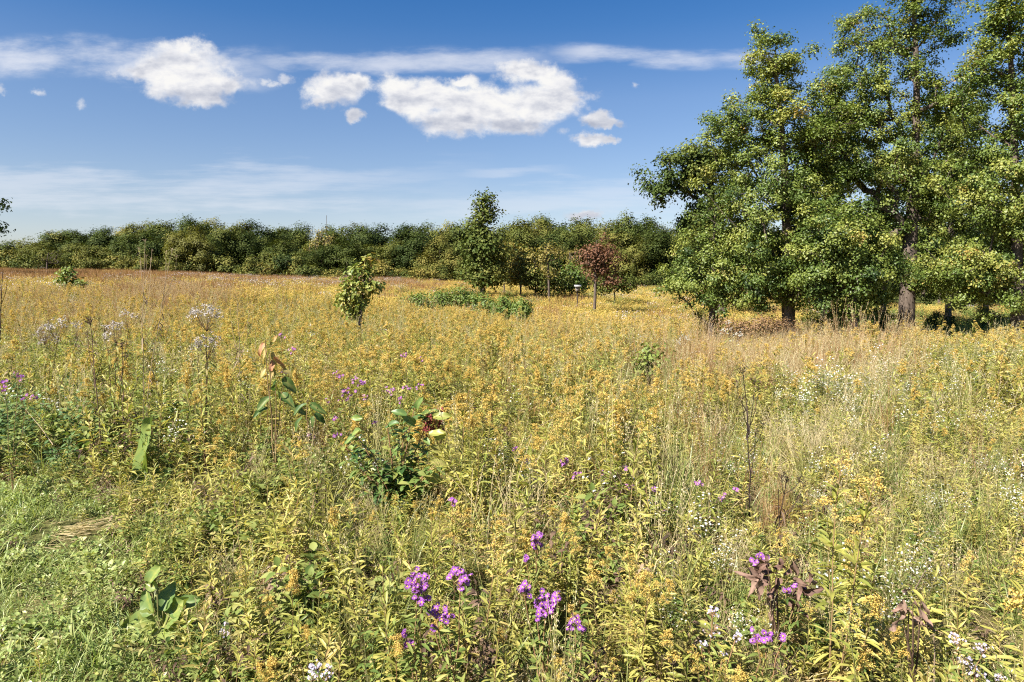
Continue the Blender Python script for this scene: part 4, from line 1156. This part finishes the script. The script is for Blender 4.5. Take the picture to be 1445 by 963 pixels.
def aster(label, D, base_px, clusters, seed, colour='purple', hs=1.0, name='aster_plant', group='purple asters', leafmat='green_leaf'):
    """clusters: (u, v, spread px, heads)"""
    rs = np.random.RandomState(seed)
    b = at(base_px, 700, D); b[2] = gz(b[0], b[1])
    o = thing(name, label, 'aster', b, 0, group)
    A = MB(); k = D / FPX
    pts = []
    for (u, v, sp, n) in clusters:
        c = at(u, v, D) - b
        zt = max(c[2], .08)
        t = np.linspace(0, 1, 7)
        c0 = c - [0, 0, sp * k * .8]
        path = np.stack([c0[0] * t ** 1.6 + rs.normal(size=7) * .006 * t * (1 - t) * 4, c0[1] * t + rs.normal(size=7) * .01 * t, c0[2] * t], 1)
        tube(A, path, np.linspace(.0035, .002, 7) , .8, 1, 4)
        nl = int(zt * 70)
        tt = rs.uniform(.2, .98, nl); az = rs.uniform(0, 6.28, nl); el = rs.normal(size=nl) * .3 + .4
        Dd = np.stack([np.cos(az) * np.cos(el), np.sin(az) * np.cos(el), np.sin(el)], 1)
        Ls = rs.uniform(.04, .07, nl)
        leaves(A, on_path(path, tt), Dd, Ls, Ls * .22, .45 + rs.normal(size=nl) * .15, rs, 0)
        for i in range(int(n * 2.1)):
            an = rs.uniform(0, 6.28); q = np.sqrt(rs.uniform())
            p = c + np.array([np.cos(an) * q * sp * k, rs.normal() * sp * k * .6, np.sin(an) * q * sp * k * .8])
            st = path[-1]
            tube(A, [st, (st + p) / 2 + rs.normal(size=3) * .004, p], .0011, .8, 1, 3)
            h = part('flower_head', HEADS[colour][rs.choice(3, p=(.5, .35, .15))], o)
            h.location = tuple(p)
            nv = Vector((rs.normal() * .55 - .25, rs.normal() * .4 - .65, .75 + rs.normal() * .3))
            q_ = nv.to_track_quat('Z', 'Y'); h.rotation_euler = q_.to_euler()
            h.scale = (hs * .92 * float(rs.uniform(.75, 1.12)),) * 3
    A.obj('leafy_stem', [M[leafmat], M['stem']], o)
    return o

AST = [
 ('purple aster with the biggest flower cluster on a bare pinkish stem, bottom centre', 2.35, 585, [(588, 822, 17, 13), (596, 838, 14, 7), (575, 911, 8, 4), (572, 895, 4, 2)]),
 ('purple aster with one dense head and a loose head below, right of the biggest cluster', 2.35, 640, [(650, 818, 17, 11), (616, 864, 14, 6), (630, 870, 10, 5), (611, 886, 4, 2)]),
 ('purple aster with three flower clusters stepping down to the right, low centre', 2.4, 765, [(740, 832, 10, 5), (770, 857, 15, 11), (785, 843, 8, 4), (758, 872, 4, 1)]),
 ('purple aster holding one upright oval cluster above the three stepped clusters', 2.9, 757, [(758, 758, 8, 6), (756, 769, 8, 5), (742, 786, 3, 2)]),
 ('purple aster half hidden by a goldenrod plume, low centre', 2.4, 815, [(813, 876, 10, 5), (822, 888, 6, 2), (804, 884, 5, 2)]),
 ('single purple aster head on a thin stem below the broad-leaved bush', 3.4, 638, [(639, 708, 6, 5)]),
 ('purple aster with a flat cluster left above the curled brown leaves', 3.1, 1075, [(1074, 789, 14, 7)]),
 ('purple aster with three wide open flowers before the curled brown leaves', 2.75, 1118, [(1110, 832, 5, 2), (1125, 828, 5, 2), (1132, 830, 3, 1)]),
 ('purple aster with a flat row of flowers near the bottom edge, right of centre', 2.35, 1085, [(1068, 900, 10, 5), (1082, 899, 9, 4), (1103, 902, 5, 2)]),
 ('purple aster with two small heads in the middle of the meadow, furthest right pair', 4.6, 890, [(885, 660, 6, 2), (890, 690, 8, 4)]),
 ('purple aster with a round dense head beside a looser one, centre of the meadow', 4.6, 800, [(797, 652, 7, 6), (815, 670, 8, 4), (848, 670, 8, 3)]),
 ('purple aster with scattered single flowers, right of the centre of the meadow', 4.4, 925, [(921, 706, 7, 4), (922, 690, 4, 2), (951, 716, 4, 2), (938, 722, 4, 2)]),
 ('purple aster with two tiny heads left of the tall dead stalk', 4.4, 1015, [(987, 682, 6, 2), (1020, 702, 6, 3), (1040, 690, 4, 2)]),
 ('pale pink aster with three small heads left of the round dense purple head', 4.8, 735, [(727, 635, 5, 3), (743, 652, 5, 3), (733, 660, 4, 1)]),
 ('purple aster bunch with many heads behind the broad-leaved bush, left one', 6.0, 492, [(478, 528, 8, 6), (507, 537, 10, 8), (494, 552, 10, 6), (484, 562, 8, 4), (516, 560, 5, 3), (463, 566, 5, 2)]),
 ('purple aster bunch directly above the broad-leaved bush', 6.2, 555, [(550, 551, 9, 5), (566, 565, 6, 3), (575, 548, 6, 3), (594, 546, 6, 3)]),
 ('small purple aster right of the bunches behind the broad-leaved bush', 8, 582, [(571, 502, 5, 4), (594, 507, 6, 4)]),
 ('purple aster at the left picture edge among dark green weeds', 5.0, 18, [(6, 545, 9, 5), (26, 532, 9, 4), (40, 563, 8, 4)]),
 ('purple aster beside the yellow-leaved milkweed', 6.4, 405, [(398, 475, 5, 3), (410, 495, 6, 3), (402, 524, 4, 2)]),
 ('purple aster with two low heads under the yellow-leaved milkweed', 5.2, 440, [(440, 616, 6, 3), (473, 592, 5, 3), (476, 615, 6, 3), (531, 597, 4, 2)]),
]
for i, (lb, D, bx, cl) in enumerate(AST):
    aster(lb, D, bx, cl, 700 + i, hs=1.0 if D < 4 else 1.15)
LIL = [
 ('pale lilac aster with a tall loose spray of tiny flowers, lower right', 2.4, 1010, [(1005, 862, 8, 7), (1003, 890, 12, 8), (990, 910, 8, 5), (1020, 925, 6, 4), (1040, 900, 8, 6)]),
 ('white lilac aster at the bottom edge left of centre', 2.2, 455, [(448, 940, 10, 10), (462, 950, 9, 8), (440, 958, 8, 5)]),
 ('white lilac aster spray in the lower right corner', 2.4, 1370, [(1350, 902, 10, 8), (1375, 945, 14, 12), (1360, 928, 10, 7), (1410, 955, 8, 5), (1385, 915, 10, 6)]),
 ('small white lilac aster beside the big ragged green leaves', 2.9, 315, [(316, 893, 8, 6), (322, 880, 5, 3)]),
]
for i, (lb, D, bx, cl) in enumerate(LIL):
    aster(lb, D, bx, cl, 730 + i, 'lilac', .8, group='pale lilac asters')

def dead_stalk(name, label, D, base_px, tips, seed, seed_r=.018, stem_r=.004, mat='dead', headmat='dead', cat='dead stalk', nseed=26, tint=.25, htint=.3, group=None, stem_tint=None, heads='heads'):
    """an upright main stem forking into tips, each ending in a seed head"""
    rs = np.random.RandomState(seed)
    b = at(base_px, 700, D); b[2] = gz(b[0], b[1])
    o = thing(name, label, cat, b, 0, group)
    A, B = MB(), MB()
    P = [at(u, v, D) - b for (u, v, *_) in tips]
    main = P[0]
    t = np.linspace(0, 1, 9)
    path = main * t[:, None]; path[:, 0] = main[0] * t ** 1.4
    path[1:-1, :2] += rs.normal(size=(7, 2)) * .006
    st = tint if stem_tint is None else stem_tint
    tube(A, path, np.linspace(stem_r, stem_r * .45, 9), st, 0, 5)
    for i, p in enumerate(P):
        if i:
            p = p + [0, rs.normal() * .04, 0]
            j = np.clip(p[2] / main[2] - rs.uniform(.15, .35), .25, .9)
            s0 = on_path(path, [j])[0]
            tt = np.linspace(0, 1, 5)[:, None]
            q = s0 * (1 - tt) + p * tt; q[:, :2] += (p - s0)[:2] * (.25 * np.sin(tt * math.pi))
            tube(A, q, np.linspace(stem_r * .55, stem_r * .3, 5), st, 0, 3)
        m = tips[i][2] if len(tips[i]) > 2 else nseed
        r = tips[i][3] if len(tips[i]) > 3 else seed_r
        if m:
            X = p + rs.normal(size=(m, 3)) * np.array([1, 1, .7]) * r * .6
            for x in X[::2]:
                tube(A, [p - [0, 0, r * 1.2], x], .0008, st, 0, 3)
            kites(B, X, rvec(m, rs), rs.uniform(.3, .6, m) * min(r, .03) , rs.uniform(.25, .5, m) * min(r, .03), htint + rs.normal(size=m) * .15, rs, 0)
    # withered leaves along the stem
    n = 14
    tt = rs.uniform(.15, .8, n); az = rs.uniform(0, 6.28, n)
    leaves(A, on_path(path, tt), np.stack([np.cos(az), np.sin(az), -.6 + az * 0], 1), rs.uniform(.03, .08, n), .012, st + rs.normal(size=n) * .15, rs, 0, droop=.9, fold=.6)
    A.obj('stem', [M[mat]], o)
    if B.n: B.obj('seed_' + heads, [M[headmat]], o)
    return o
dead_stalk('dead_stalk', 'tallest blackish dead stalk with a tangled twiggy top, right half of the meadow', 4.3, 1062,
           [(1048, 520, 20, .03), (1040, 540, 16, .03), (1062, 535, 16, .03), (1075, 545, 10, .02), (1055, 575, 10, .02), (1068, 610, 12, .02), (1046, 560, 12, .025), (1082, 600, 8, .02)], 801, stem_r=.0055, tint=.1, htint=.25)
dead_stalk('dead_stalk', 'shorter forked dead stalk with dark round seed heads, right of the tallest one', 3.6, 1095,
           [(1110, 676, 26, .02), (1100, 668, 20, .02), (1124, 672, 24, .02), (1135, 682, 14, .02), (1131, 705, 14, .02), (1096, 690, 8, .015)], 802, stem_r=.005, tint=.2, htint=.05)
dead_stalk('dead_stalk', 'brown seed-headed stalk with a reddish stem, in the left meadow', 5.7, 148,
           [(127, 452, 46, .035), (142, 465, 24, .025), (122, 470, 18, .02), (134, 480, 12, .02)], 803, stem_r=.006, tint=.45, htint=.3)
dead_stalk('dead_stalk', 'shorter brown seed-headed stalk beside the white boneset heads', 5.9, 180,
           [(172, 486, 40, .035), (180, 500, 26, .03), (168, 505, 16, .02), (188, 535, 10, .02)], 804, stem_r=.005, tint=.5, htint=.3)
TALL = [('dry_stem', 'tallest thin straw-coloured stem with upright seed pods, rising above the far wood', 6.0, 206, [(205, 338), (198, 350), (212, 352), (204, 360), (214, 365), (197, 368)]),
        ('dry_stem', 'slanting straw-coloured stem with seed pods right of the tallest one', 6.1, 205, [(243, 352), (236, 355), (248, 360), (234, 372)]),
        ('dry_stem', 'short dry branching stem with pods, left of the yellow-leaved milkweed', 6.2, 345, [(335, 428), (322, 436), (348, 440), (362, 430), (352, 455), (340, 470)])]
for k, (nm, lb, D, bx, tips) in enumerate(TALL):
    dead_stalk(nm, lb, D, bx, [(u, v, 8, .016) for u, v in tips], 810 + k, stem_r=.0035, tint=.95, htint=.85, cat='dry stem')
dead_stalk('dry_stem', 'bare dark leaning stem at the left picture edge', 13, 14, [(4, 383, 6, .03), (0, 396, 4, .03), (10, 392, 4, .03)], 814, stem_r=.012, tint=.1, htint=.2, cat='dry stem')
for k, (lb, D, pts) in enumerate((('long pale bent grass stem arching right in the centre of the meadow', 5.5, [(742, 622), (760, 602), (790, 586), (832, 577), (880, 576), (905, 578)]),
                                  ('pale broken stem leaning left over the left weeds', 5, [(75, 628), (58, 604), (36, 578)]),
                                  ('pale stem slanting up to the right below the purple bunch', 5, [(415, 632), (440, 618), (470, 594), (488, 574)]),
                                  ('pale dry stem slanting in the lower right meadow', 3, [(1288, 838), (1302, 812), (1318, 785), (1330, 768)]),
                                  ('thin upright white stem at the bottom right', 2.3, [(1318, 965), (1319, 920), (1316, 875)]),
                                  ('brown fallen twig lying under the big ragged green leaves', 3.0, [(225, 908), (262, 900), (290, 892), (340, 888)]))):
    b = at(*pts[0], D)
    o = MB(); P = np.array([at(u, v, D + .25 * i) - b for i, (u, v) in enumerate(pts)])
    rs = np.random.RandomState(k)
    tube(o, P, np.linspace(.0035, .0016, len(P)), .95 if k < 5 else .5, 0, 4)
    leaves(o, P[1:-1], np.gradient(P, axis=0)[1:-1] + [0, 0, -.05], .09, .007, .9, rs, 0, droop=.4)
    q = o.obj('bent_stem', [M['dead']]); q.location = tuple(b); tag(q, lb, 'dry stem')

def boneset(label, D, base_px, heads, seed, mat='dusty', stem_tint=.35):
    rs = np.random.RandomState(seed)
    b = at(base_px, 700, D); b[2] = gz(b[0], b[1])
    o = thing('boneset', label, 'wildflower', b, 0, 'pale boneset plants')
    A = MB(); k = D / FPX
    for (u, v, ru, rv, n) in heads:
        B = MB()
        c = at(u, v, D) - b
        t = np.linspace(0, 1, 7)[:, None]
        foot = c * np.array([1, 1, 1.]) - [0, 0, .14]
        path = foot * t; path[:, 0] = foot[0] * t[:, 0] ** 1.3
        tube(A, path, np.linspace(.004, .0025, 7), stem_tint, 1, 4)
        nl = int(foot[2] * 30); tt = rs.uniform(.25, 1, nl); az = rs.uniform(0, 6.28, nl)
        leaves(A, on_path(path, tt), np.stack([np.cos(az), np.sin(az), -.1 + 0 * az], 1), rs.uniform(.05, .1, nl), .018, .75 + rs.normal(size=nl) * .2, rs, 0, droop=.6)
        for i in range(n):
            a = rs.uniform(0, 6.28); q = np.sqrt(rs.uniform())
            p = c + np.array([np.cos(a) * q * ru * k, np.sin(a) * q * ru * k * .8, rs.normal() * rv * k * .35 + (1 - q * q) * rv * k * .5])
            tube(B, [path[-1], path[-1] * .45 + p * .55 - [0, 0, .01], p], .0009, .4, 1, 3)
            m = 13
            kites(B, p + rs.normal(size=(m, 3)) * .008, rvec(m, rs) + [0, -.3, .8], .013, .009, .5 + rs.normal(size=m) * .2, rs, 0)
        B.obj('flower_head', [M[mat], M['dead']], o)
    A.obj('leafy_stem', [M['green_leaf'], M['dead']], o)
    return o
boneset('tall boneset with two faded grey lilac flower tiers, left of the yellow-leaved milkweed', 5.6, 292, [(291, 444, 25, 13, 44), (292, 484, 20, 14, 32), (278, 492, 10, 8, 8)], 820)
boneset('white boneset beside the brown seed-headed stalks', 6.2, 165, [(163, 464, 16, 11, 26), (180, 445, 16, 8, 10), (152, 478, 10, 7, 9)], 821, 'dusty')
boneset('loose white boneset clump at the far left', 7, 72, [(62, 468, 14, 14, 24), (80, 462, 14, 14, 24), (70, 482, 14, 10, 14), (108, 462, 10, 8, 10)], 822, 'dusty')
boneset('white flowering bush with dark stems in front of the russet bush', 14, 1033, [(1025, 468, 8, 8, 14), (1042, 474, 8, 8, 14), (1036, 484, 8, 6, 10), (1028, 456, 6, 6, 8)], 823, 'white')
boneset('patch of bright white flowers left of the dark-stemmed white bush', 14, 968, [(966, 478, 8, 8, 16), (955, 484, 6, 5, 8)], 824, 'white')

def big_leaf(mb, base, d, up, L, W, tint, rs, nu=10, nv=6, wave=.06, curl=.25, lobes=.08):
    d = nrm(np.array(d, float)); s = nrm(np.cross(d, up)); n_ = nrm(np.cross(s, d))
    V = []; T = []
    for i in range(nu + 1):
        t = i / nu
        w = W * .5 * (np.sin(math.pi * (t * .93 + .05) ** .8) ** .75) * (1 + lobes * math.sin(i * 2.7 + tint * 9))
        for j in range(nv + 1):
            q = j / nv * 2 - 1
            z = wave * L * math.sin(6 * t + q * 2.5 + tint * 7) * abs(q) + abs(q) ** 1.5 * W * .22 - curl * L * t * t
            V.append(np.array(base) + d * L * t + s * q * w + n_ * z); T.append(tint + .14 * (abs(q) < .12) + .05 * ((i + abs(j - nv // 2)) % 2) + rs.normal() * .04)
    qd = [(i * (nv + 1) + j, i * (nv + 1) + j + 1, (i + 1) * (nv + 1) + j + 1, (i + 1) * (nv + 1) + j) for i in range(nu) for j in range(nv)]
    mb.add(V, T, None, qd, 0)
def broadleaf(name, label, D, base_px, stems, leaves_px, seed, mat, cat, ratio=.5, fill=0, fillL=.1, smat='stem', prof=(1.0, .8), group=None):
    """stems: list of tip pixels; leaves_px: (u, v, dx, dy, len_px, tint) each leaf aimed by hand"""
    rs = np.random.RandomState(seed)
    b = at(base_px, 700, D); b[2] = gz(b[0], b[1])
    o = thing(name, label, cat, b, 0, group)
    A, B = MB(), MB(); k = D / FPX
    paths = []
    for (u, v) in stems:
        c = at(u, v, D) - b; c[1] += rs.normal() * .06
        t = np.linspace(0, 1, 7)[:, None]
        p = c * t; p[:, 0] = c[0] * t[:, 0] ** 1.5; p[1:-1] += rs.normal(size=(5, 3)) * .005
        tube(A, p, np.linspace(.0065, .003, 7), .85, 0, 5); paths.append(p)
    for (u, v, dx, dy, ln, ti) in leaves_px:
        c = at(u, v, D) - b + [0, rs.normal() * .04, 0]
        d = nrm(np.array([dx, rs.normal() * .35 - .25, -dy]))
        big_leaf(B, c, d, np.array([-.3, -.7, .7]) + rs.normal(size=3) * .2, ln * k * .86, ln * k * .86 * ratio, ti + rs.normal() * .05, rs, 8, 4, .07, .35, .04)
    if fill:
        for p in paths:
            n = fill // len(paths)
            tt = rs.uniform(.25, 1, n); az = rs.uniform(0, 6.28, n); el = rs.normal(size=n) * .3 + .25
            Dd = np.stack([np.cos(az) * np.cos(el), np.sin(az) * np.cos(el), np.sin(el)], 1)
            L = fillL * rs.uniform(.6, 1.2, n)
            leaves(B, on_path(p, tt) + Dd * .025, Dd, L, L * ratio, .48 + rs.normal(size=n) * .15, rs, 0, droop=.35, fold=.25, roll=.3, prof=prof)
    A.obj('stem', [M[smat]], o)
    B.obj('foliage', [M[mat]], o)
    return o
M['broad'] = leaf_mat('broad_leaf', [(0, (.03, .075, .02)), (.3, (.075, .14, .04)), (.55, (.16, .23, .06)), (.75, (.28, .30, .07)), (1, (.42, .35, .13))], .3, .4, .4, .05, .1, 2)
M['milkweed'] = leaf_mat('milkweed_leaf', [(0, (.03, .075, .02)), (.3, (.08, .14, .035)), (.6, (.30, .28, .08)), (.8, (.44, .32, .13)), (1, (.42, .19, .10))], .3, .5, .3, .05, .1, 2)
M['curled'] = leaf_mat('withered_leaf', [(0, (.05, .03, .025)), (.5, (.17, .10, .075)), (1, (.34, .23, .17))], .1, .7, .15, .1, .2, 3)
broadleaf('broadleaf_bush', 'broad-leaved bush with pale yellow leaves down its right side, left of centre', 4.6, 560, [(585, 575), (610, 580), (545, 600), (500, 610), (520, 635), (570, 612), (600, 630), (490, 645), (535, 655), (560, 655), (480, 625), (615, 655), (575, 680), (510, 690)],
          [(598, 586, 1, -.5, 26, .55), (612, 588, 1, -.25, 30, .68), (606, 612, 1, -.35, 30, .80), (606, 637, 1, -.1, 32, .82), (608, 653, 1, .1, 32, .80), (600, 668, 1, .35, 34, .74), (585, 600, -.6, -.8, 28, .4),
           (590, 575, .3, -1, 24, .5), (575, 585, -1, -.5, 26, .35), (565, 595, -1, .1, 26, .35), (512, 605, -1, .3, 24, .6), (510, 592, -1, -.1, 22, .5), (500, 618, -1, .4, 22, .5), (615, 620, .7, -.6, 24, .55), (575, 648, .4, .9, 26, .3)],
          830, 'broad', 'bush', fill=780, fillL=.068, ratio=.5)
broadleaf('milkweed', 'milkweed with drooping yellow and pinkish upper leaves over dark green lower ones', 5.4, 390, [(380, 478), (390, 500), (398, 545), (385, 550)],
          [(374, 484, -.35, .9, 22, .8), (384, 484, .3, -.8, 14, .78), (377, 494, -.5, .8, 24, .74), (386, 497, .1, 1, 22, .60), (391, 502, .5, .8, 20, .9), (384, 510, -.15, 1, 22, .85), (394, 512, .4, .9, 18, .9), (372, 522, -.5, .8, 20, .65), (380, 518, .5, .7, 20, .55), (388, 524, -.4, .8, 18, .7), (398, 522, .8, .5, 16, .6),
           (388, 540, -.8, .6, 34, .25), (396, 535, .7, .7, 32, .22), (400, 555, .7, .5, 30, .2), (385, 560, -.8, .5, 30, .25), (392, 550, .1, 1, 30, .15), (410, 575, .9, .4, 28, .28), (380, 575, -.9, .3, 26, .25)],
          831, 'milkweed', 'milkweed', ratio=.48)
broadleaf('milkweed', 'low dark milkweed with hanging leaves right of the yellow-leaved one', 5.2, 438, [(435, 565), (448, 575)],
          [(438, 570, .8, .4, 30, .25), (430, 572, -.8, .4, 28, .22), (446, 582, .7, .7, 26, .18), (428, 588, -.6, .8, 26, .2), (438, 590, .1, 1, 26, .15)], 832, 'milkweed', 'milkweed', ratio=.4)
o = broadleaf('red_seed_plant', 'plant with a dark red seed cluster right of the broad-leaved bush', 4.7, 618, [(615, 582), (625, 590)],
          [(600 + 26 * random.random(), 578 + 34 * random.random(), random.uniform(-1, 1), random.uniform(-1, 1), random.uniform(5, 10), random.uniform(.2, .8)) for _ in range(110)], 833, 'redseed' if 'redseed' in M else 'rust_leaf', 'wildflower', ratio=.5)
# one big upright leaf, the ragged burdock, curled dead leaves
def leaf_clump(name, label, cat, D, base_px, lv, seed, mat, smooth=True, on_ground=False, stem=True):
    """lv: (u, v, dx, dy, len_px, ratio, tint, toward)"""
    rs = np.random.RandomState(seed)
    b = at(base_px[0], base_px[1], D)
    b[2] = gz(b[0], b[1])
    o = thing(name, label, cat, b)
    k = D / FPX
    for (u, v, dx, dy, ln, ratio, ti, tw) in lv:
        m = MB(); c = at(u, v, D) - b
        big_leaf(m, c, (dx, tw, -dy), (.25 * rs.normal() - .3, -.8, .6), ln * k, ln * k * ratio, ti, rs)
        if stem: tube(m, [np.array([0, 0, 0]), c * .5 + rs.normal(size=3) * .01, c], .004, .4, 1, 5)
        m.obj('leaf', [M[mat], M['stem']], o, smooth)
    return o
leaf_clump('prairie_dock', 'single tall upright rough green leaf standing in the left weeds', 'plant', 5.3, (212, 690), [(208, 676, -.06, -1, 88, .44, .52, -.1), (212, 680, .7, -.5, 40, .5, .42, -.2), (204, 682, -.8, -.4, 38, .5, .5, -.3), (216, 690, .5, .2, 34, .5, .6, -.3)], 840, 'broad')
leaf_clump('burdock', 'low burdock with big ragged bright green leaves at the mown path edge', 'burdock', 3.05, (232, 900),
           [(226, 884, .95, -.4, 60, .85, .63, -.3), (220, 882, -.95, -.1, 48, .9, .62, -.35), (224, 886, -.2, .6, 40, .95, .66, -.8), (234, 880, .5, -.75, 50, .85, .6, -.1), (240, 884, .8, .25, 48, .8, .5, -.3), (212, 822, .3, -.6, 30, .8, .56, 0), (240, 866, .9, -.5, 44, .75, .44, .2),
            (216, 866, -.5, -.8, 36, .8, .5, .2), (206, 890, -.9, .3, 34, .7, .6, -.4), (246, 894, .7, .6, 32, .8, .54, -.6), (222, 830, -.8, -.3, 20, .8, .62, 0), (230, 862, .2, -.9, 40, .7, .42, .35)], 841, 'broad')
def withered(label, D, base_px, cu, cv, ru, rv, n, ln, seed, t0, t1):
    rs = np.random.RandomState(seed)
    b = at(base_px[0], base_px[1], D); b[2] = gz(b[0], b[1])
    o = thing('withered_plant', label, 'dead leaves', b)
    k = D / FPX; A = MB()
    for q in range(n):
        m = MB(); a = rs.uniform(0, 6.28); r = np.sqrt(rs.uniform())
        c = at(cu + np.cos(a) * r * ru, cv + np.sin(a) * r * rv, D + rs.normal() * .05) - b
        d = np.array([np.cos(a) * .8 + rs.normal() * .4, rs.normal() * .5, -.7 + rs.normal() * .5])
        L = ln * k * rs.uniform(.6, 1.2)
        big_leaf(m, c, d, rs.normal(size=3) + [0, -.6, .6], L, L * rs.uniform(.22, .4), rs.uniform(t0, t1), rs, 8, 4, .16, rs.uniform(.2, .8), .2)
        m.obj('leaf', [M['curled']], o, True)
        if q % 4 == 0: tube(A, [np.array([rs.normal() * .02, 0, 0]), c * [.6, 1, .6], c], [.005, .004, .002], .3, 0, 4)
    A.obj('stem', [M['dead']], o)
withered('clump of large curled brown dead leaves in the lower right meadow', 2.75, (1105, 870), 1105, 812, 42, 32, 26, 34, 842, .15, .75)
withered('small clump of reddish brown shrivelled leaves at the lower right', 2.5, (1285, 890), 1286, 855, 20, 18, 13, 24, 843, .4, .9)
leaf_clump('green_leaf_plant', 'fresh green leaf peeking in at the bottom edge, right of centre', 'plant', 2.0, (1235, 1000), [(1240, 985, -.7, -.5, 40, .6, .48, -.1), (1240, 985, .8, -.45, 34, .6, .45, 0)], 844, 'broad')
# straw left on the mown path
b = at(108, 757, 4.35); b[2] = gz(b[0], b[1]) + .02
rs = np.random.RandomState(5); m = MB(); n = 300
P = np.stack([rs.normal(size=n) * .10 * (1 + .8 * np.sin(np.arange(n))), rs.normal(size=n) * .15 * (1 + .8 * np.cos(np.arange(n) * 1.7)), rs.uniform(.0, .035, n)], 1)
an = rs.normal(size=n) * .5 + .5
leaves(m, P, np.stack([np.cos(an), np.sin(an), rs.normal(size=n) * .12], 1), rs.uniform(.04, .13, n), rs.uniform(.004, .008, n), rs.uniform(.0, .6, n), rs, 0, droop=.05)
o = m.obj('straw_litter', [M['straw']]); o.location = tuple(b); tag(o, 'flat litter of pale dry straw on the mown grass', 'straw', None, 'stuff')
# nest box
b = at(815, 425, 50); b[2] = gz(b[0], b[1])
o = thing('nest_box', 'pale nest box on a dark post before the far wood', 'nest box', b)
def boxm(c, s, bev=0):
    m_ = MB(); c = np.array(c); s = np.array(s) / 2
    V = [c + s * [i, j, k] for k in (-1, 1) for j in (-1, 1) for i in (-1, 1)]
    m_.add(V, .5, None, [(0, 2, 3, 1), (4, 5, 7, 6), (0, 1, 5, 4), (1, 3, 7, 5), (3, 2, 6, 7), (2, 0, 4, 6)])
    return m_
z0 = at(815, 408, 50)[2] - b[2]
def flat_mat(name, c):
    m_, t = new_mat(name)
    no = t.nodes.new('ShaderNodeTexNoise'); no.inputs['Scale'].default_value = 30
    r = ramp(t, [(.3, tuple(x * .7 for x in c)), (.7, c)]); t.links.new(no.outputs['Fac'], r.inputs['Fac'])
    p = t.nodes.new('ShaderNodeBsdfPrincipled'); p.inputs['Roughness'].default_value = .8
    t.links.new(r.outputs[0], p.inputs['Base Color'])
    o_ = t.nodes.new('ShaderNodeOutputMaterial'); t.links.new(p.outputs[0], o_.inputs['Surface']); return m_
mb_ = boxm((0, 0, z0), (.30, .24, .34)); mb_.obj('box', [flat_mat('weathered_board', (.30, .26, .22))], o)
rf = MB(); rf.add([(-.25, -.25, z0 + .2), (.25, -.25, z0 + .2), (.25, .2, z0 + .3), (-.25, .2, z0 + .3), (-.25, -.25, z0 + .172), (.25, -.25, z0 + .172), (.25, .2, z0 + .272), (-.25, .2, z0 + .272)], .5, None,
       [(0, 1, 2, 3), (7, 6, 5, 4), (0, 4, 5, 1), (1, 5, 6, 2), (2, 6, 7, 3), (3, 7, 4, 0)])
rf.obj('roof', [flat_mat('grey_roof', (.36, .35, .33))], o)
pm = MB(); tube(pm, [(0, .17, -.1), (0, .17, z0 * .5), (0, .17, z0 + .1)], .05, .5, 0, 8); pm.obj('post', [M['bark_dark']], o)
hb = MB(); an = np.arange(10) / 10 * 6.283
hb.add(np.concatenate([np.stack([.025 * np.cos(an), an * 0 - .1235, z0 + .05 + .025 * np.sin(an)], 1)]), .5, [(0, i, i + 1) for i in range(1, 9)])
hb.obj('painted_entrance_hole', [flat_mat('painted_hole_dark', (.01, .01, .01))], o)  # flat black disc on the front board, the hole's inner shade is only colour
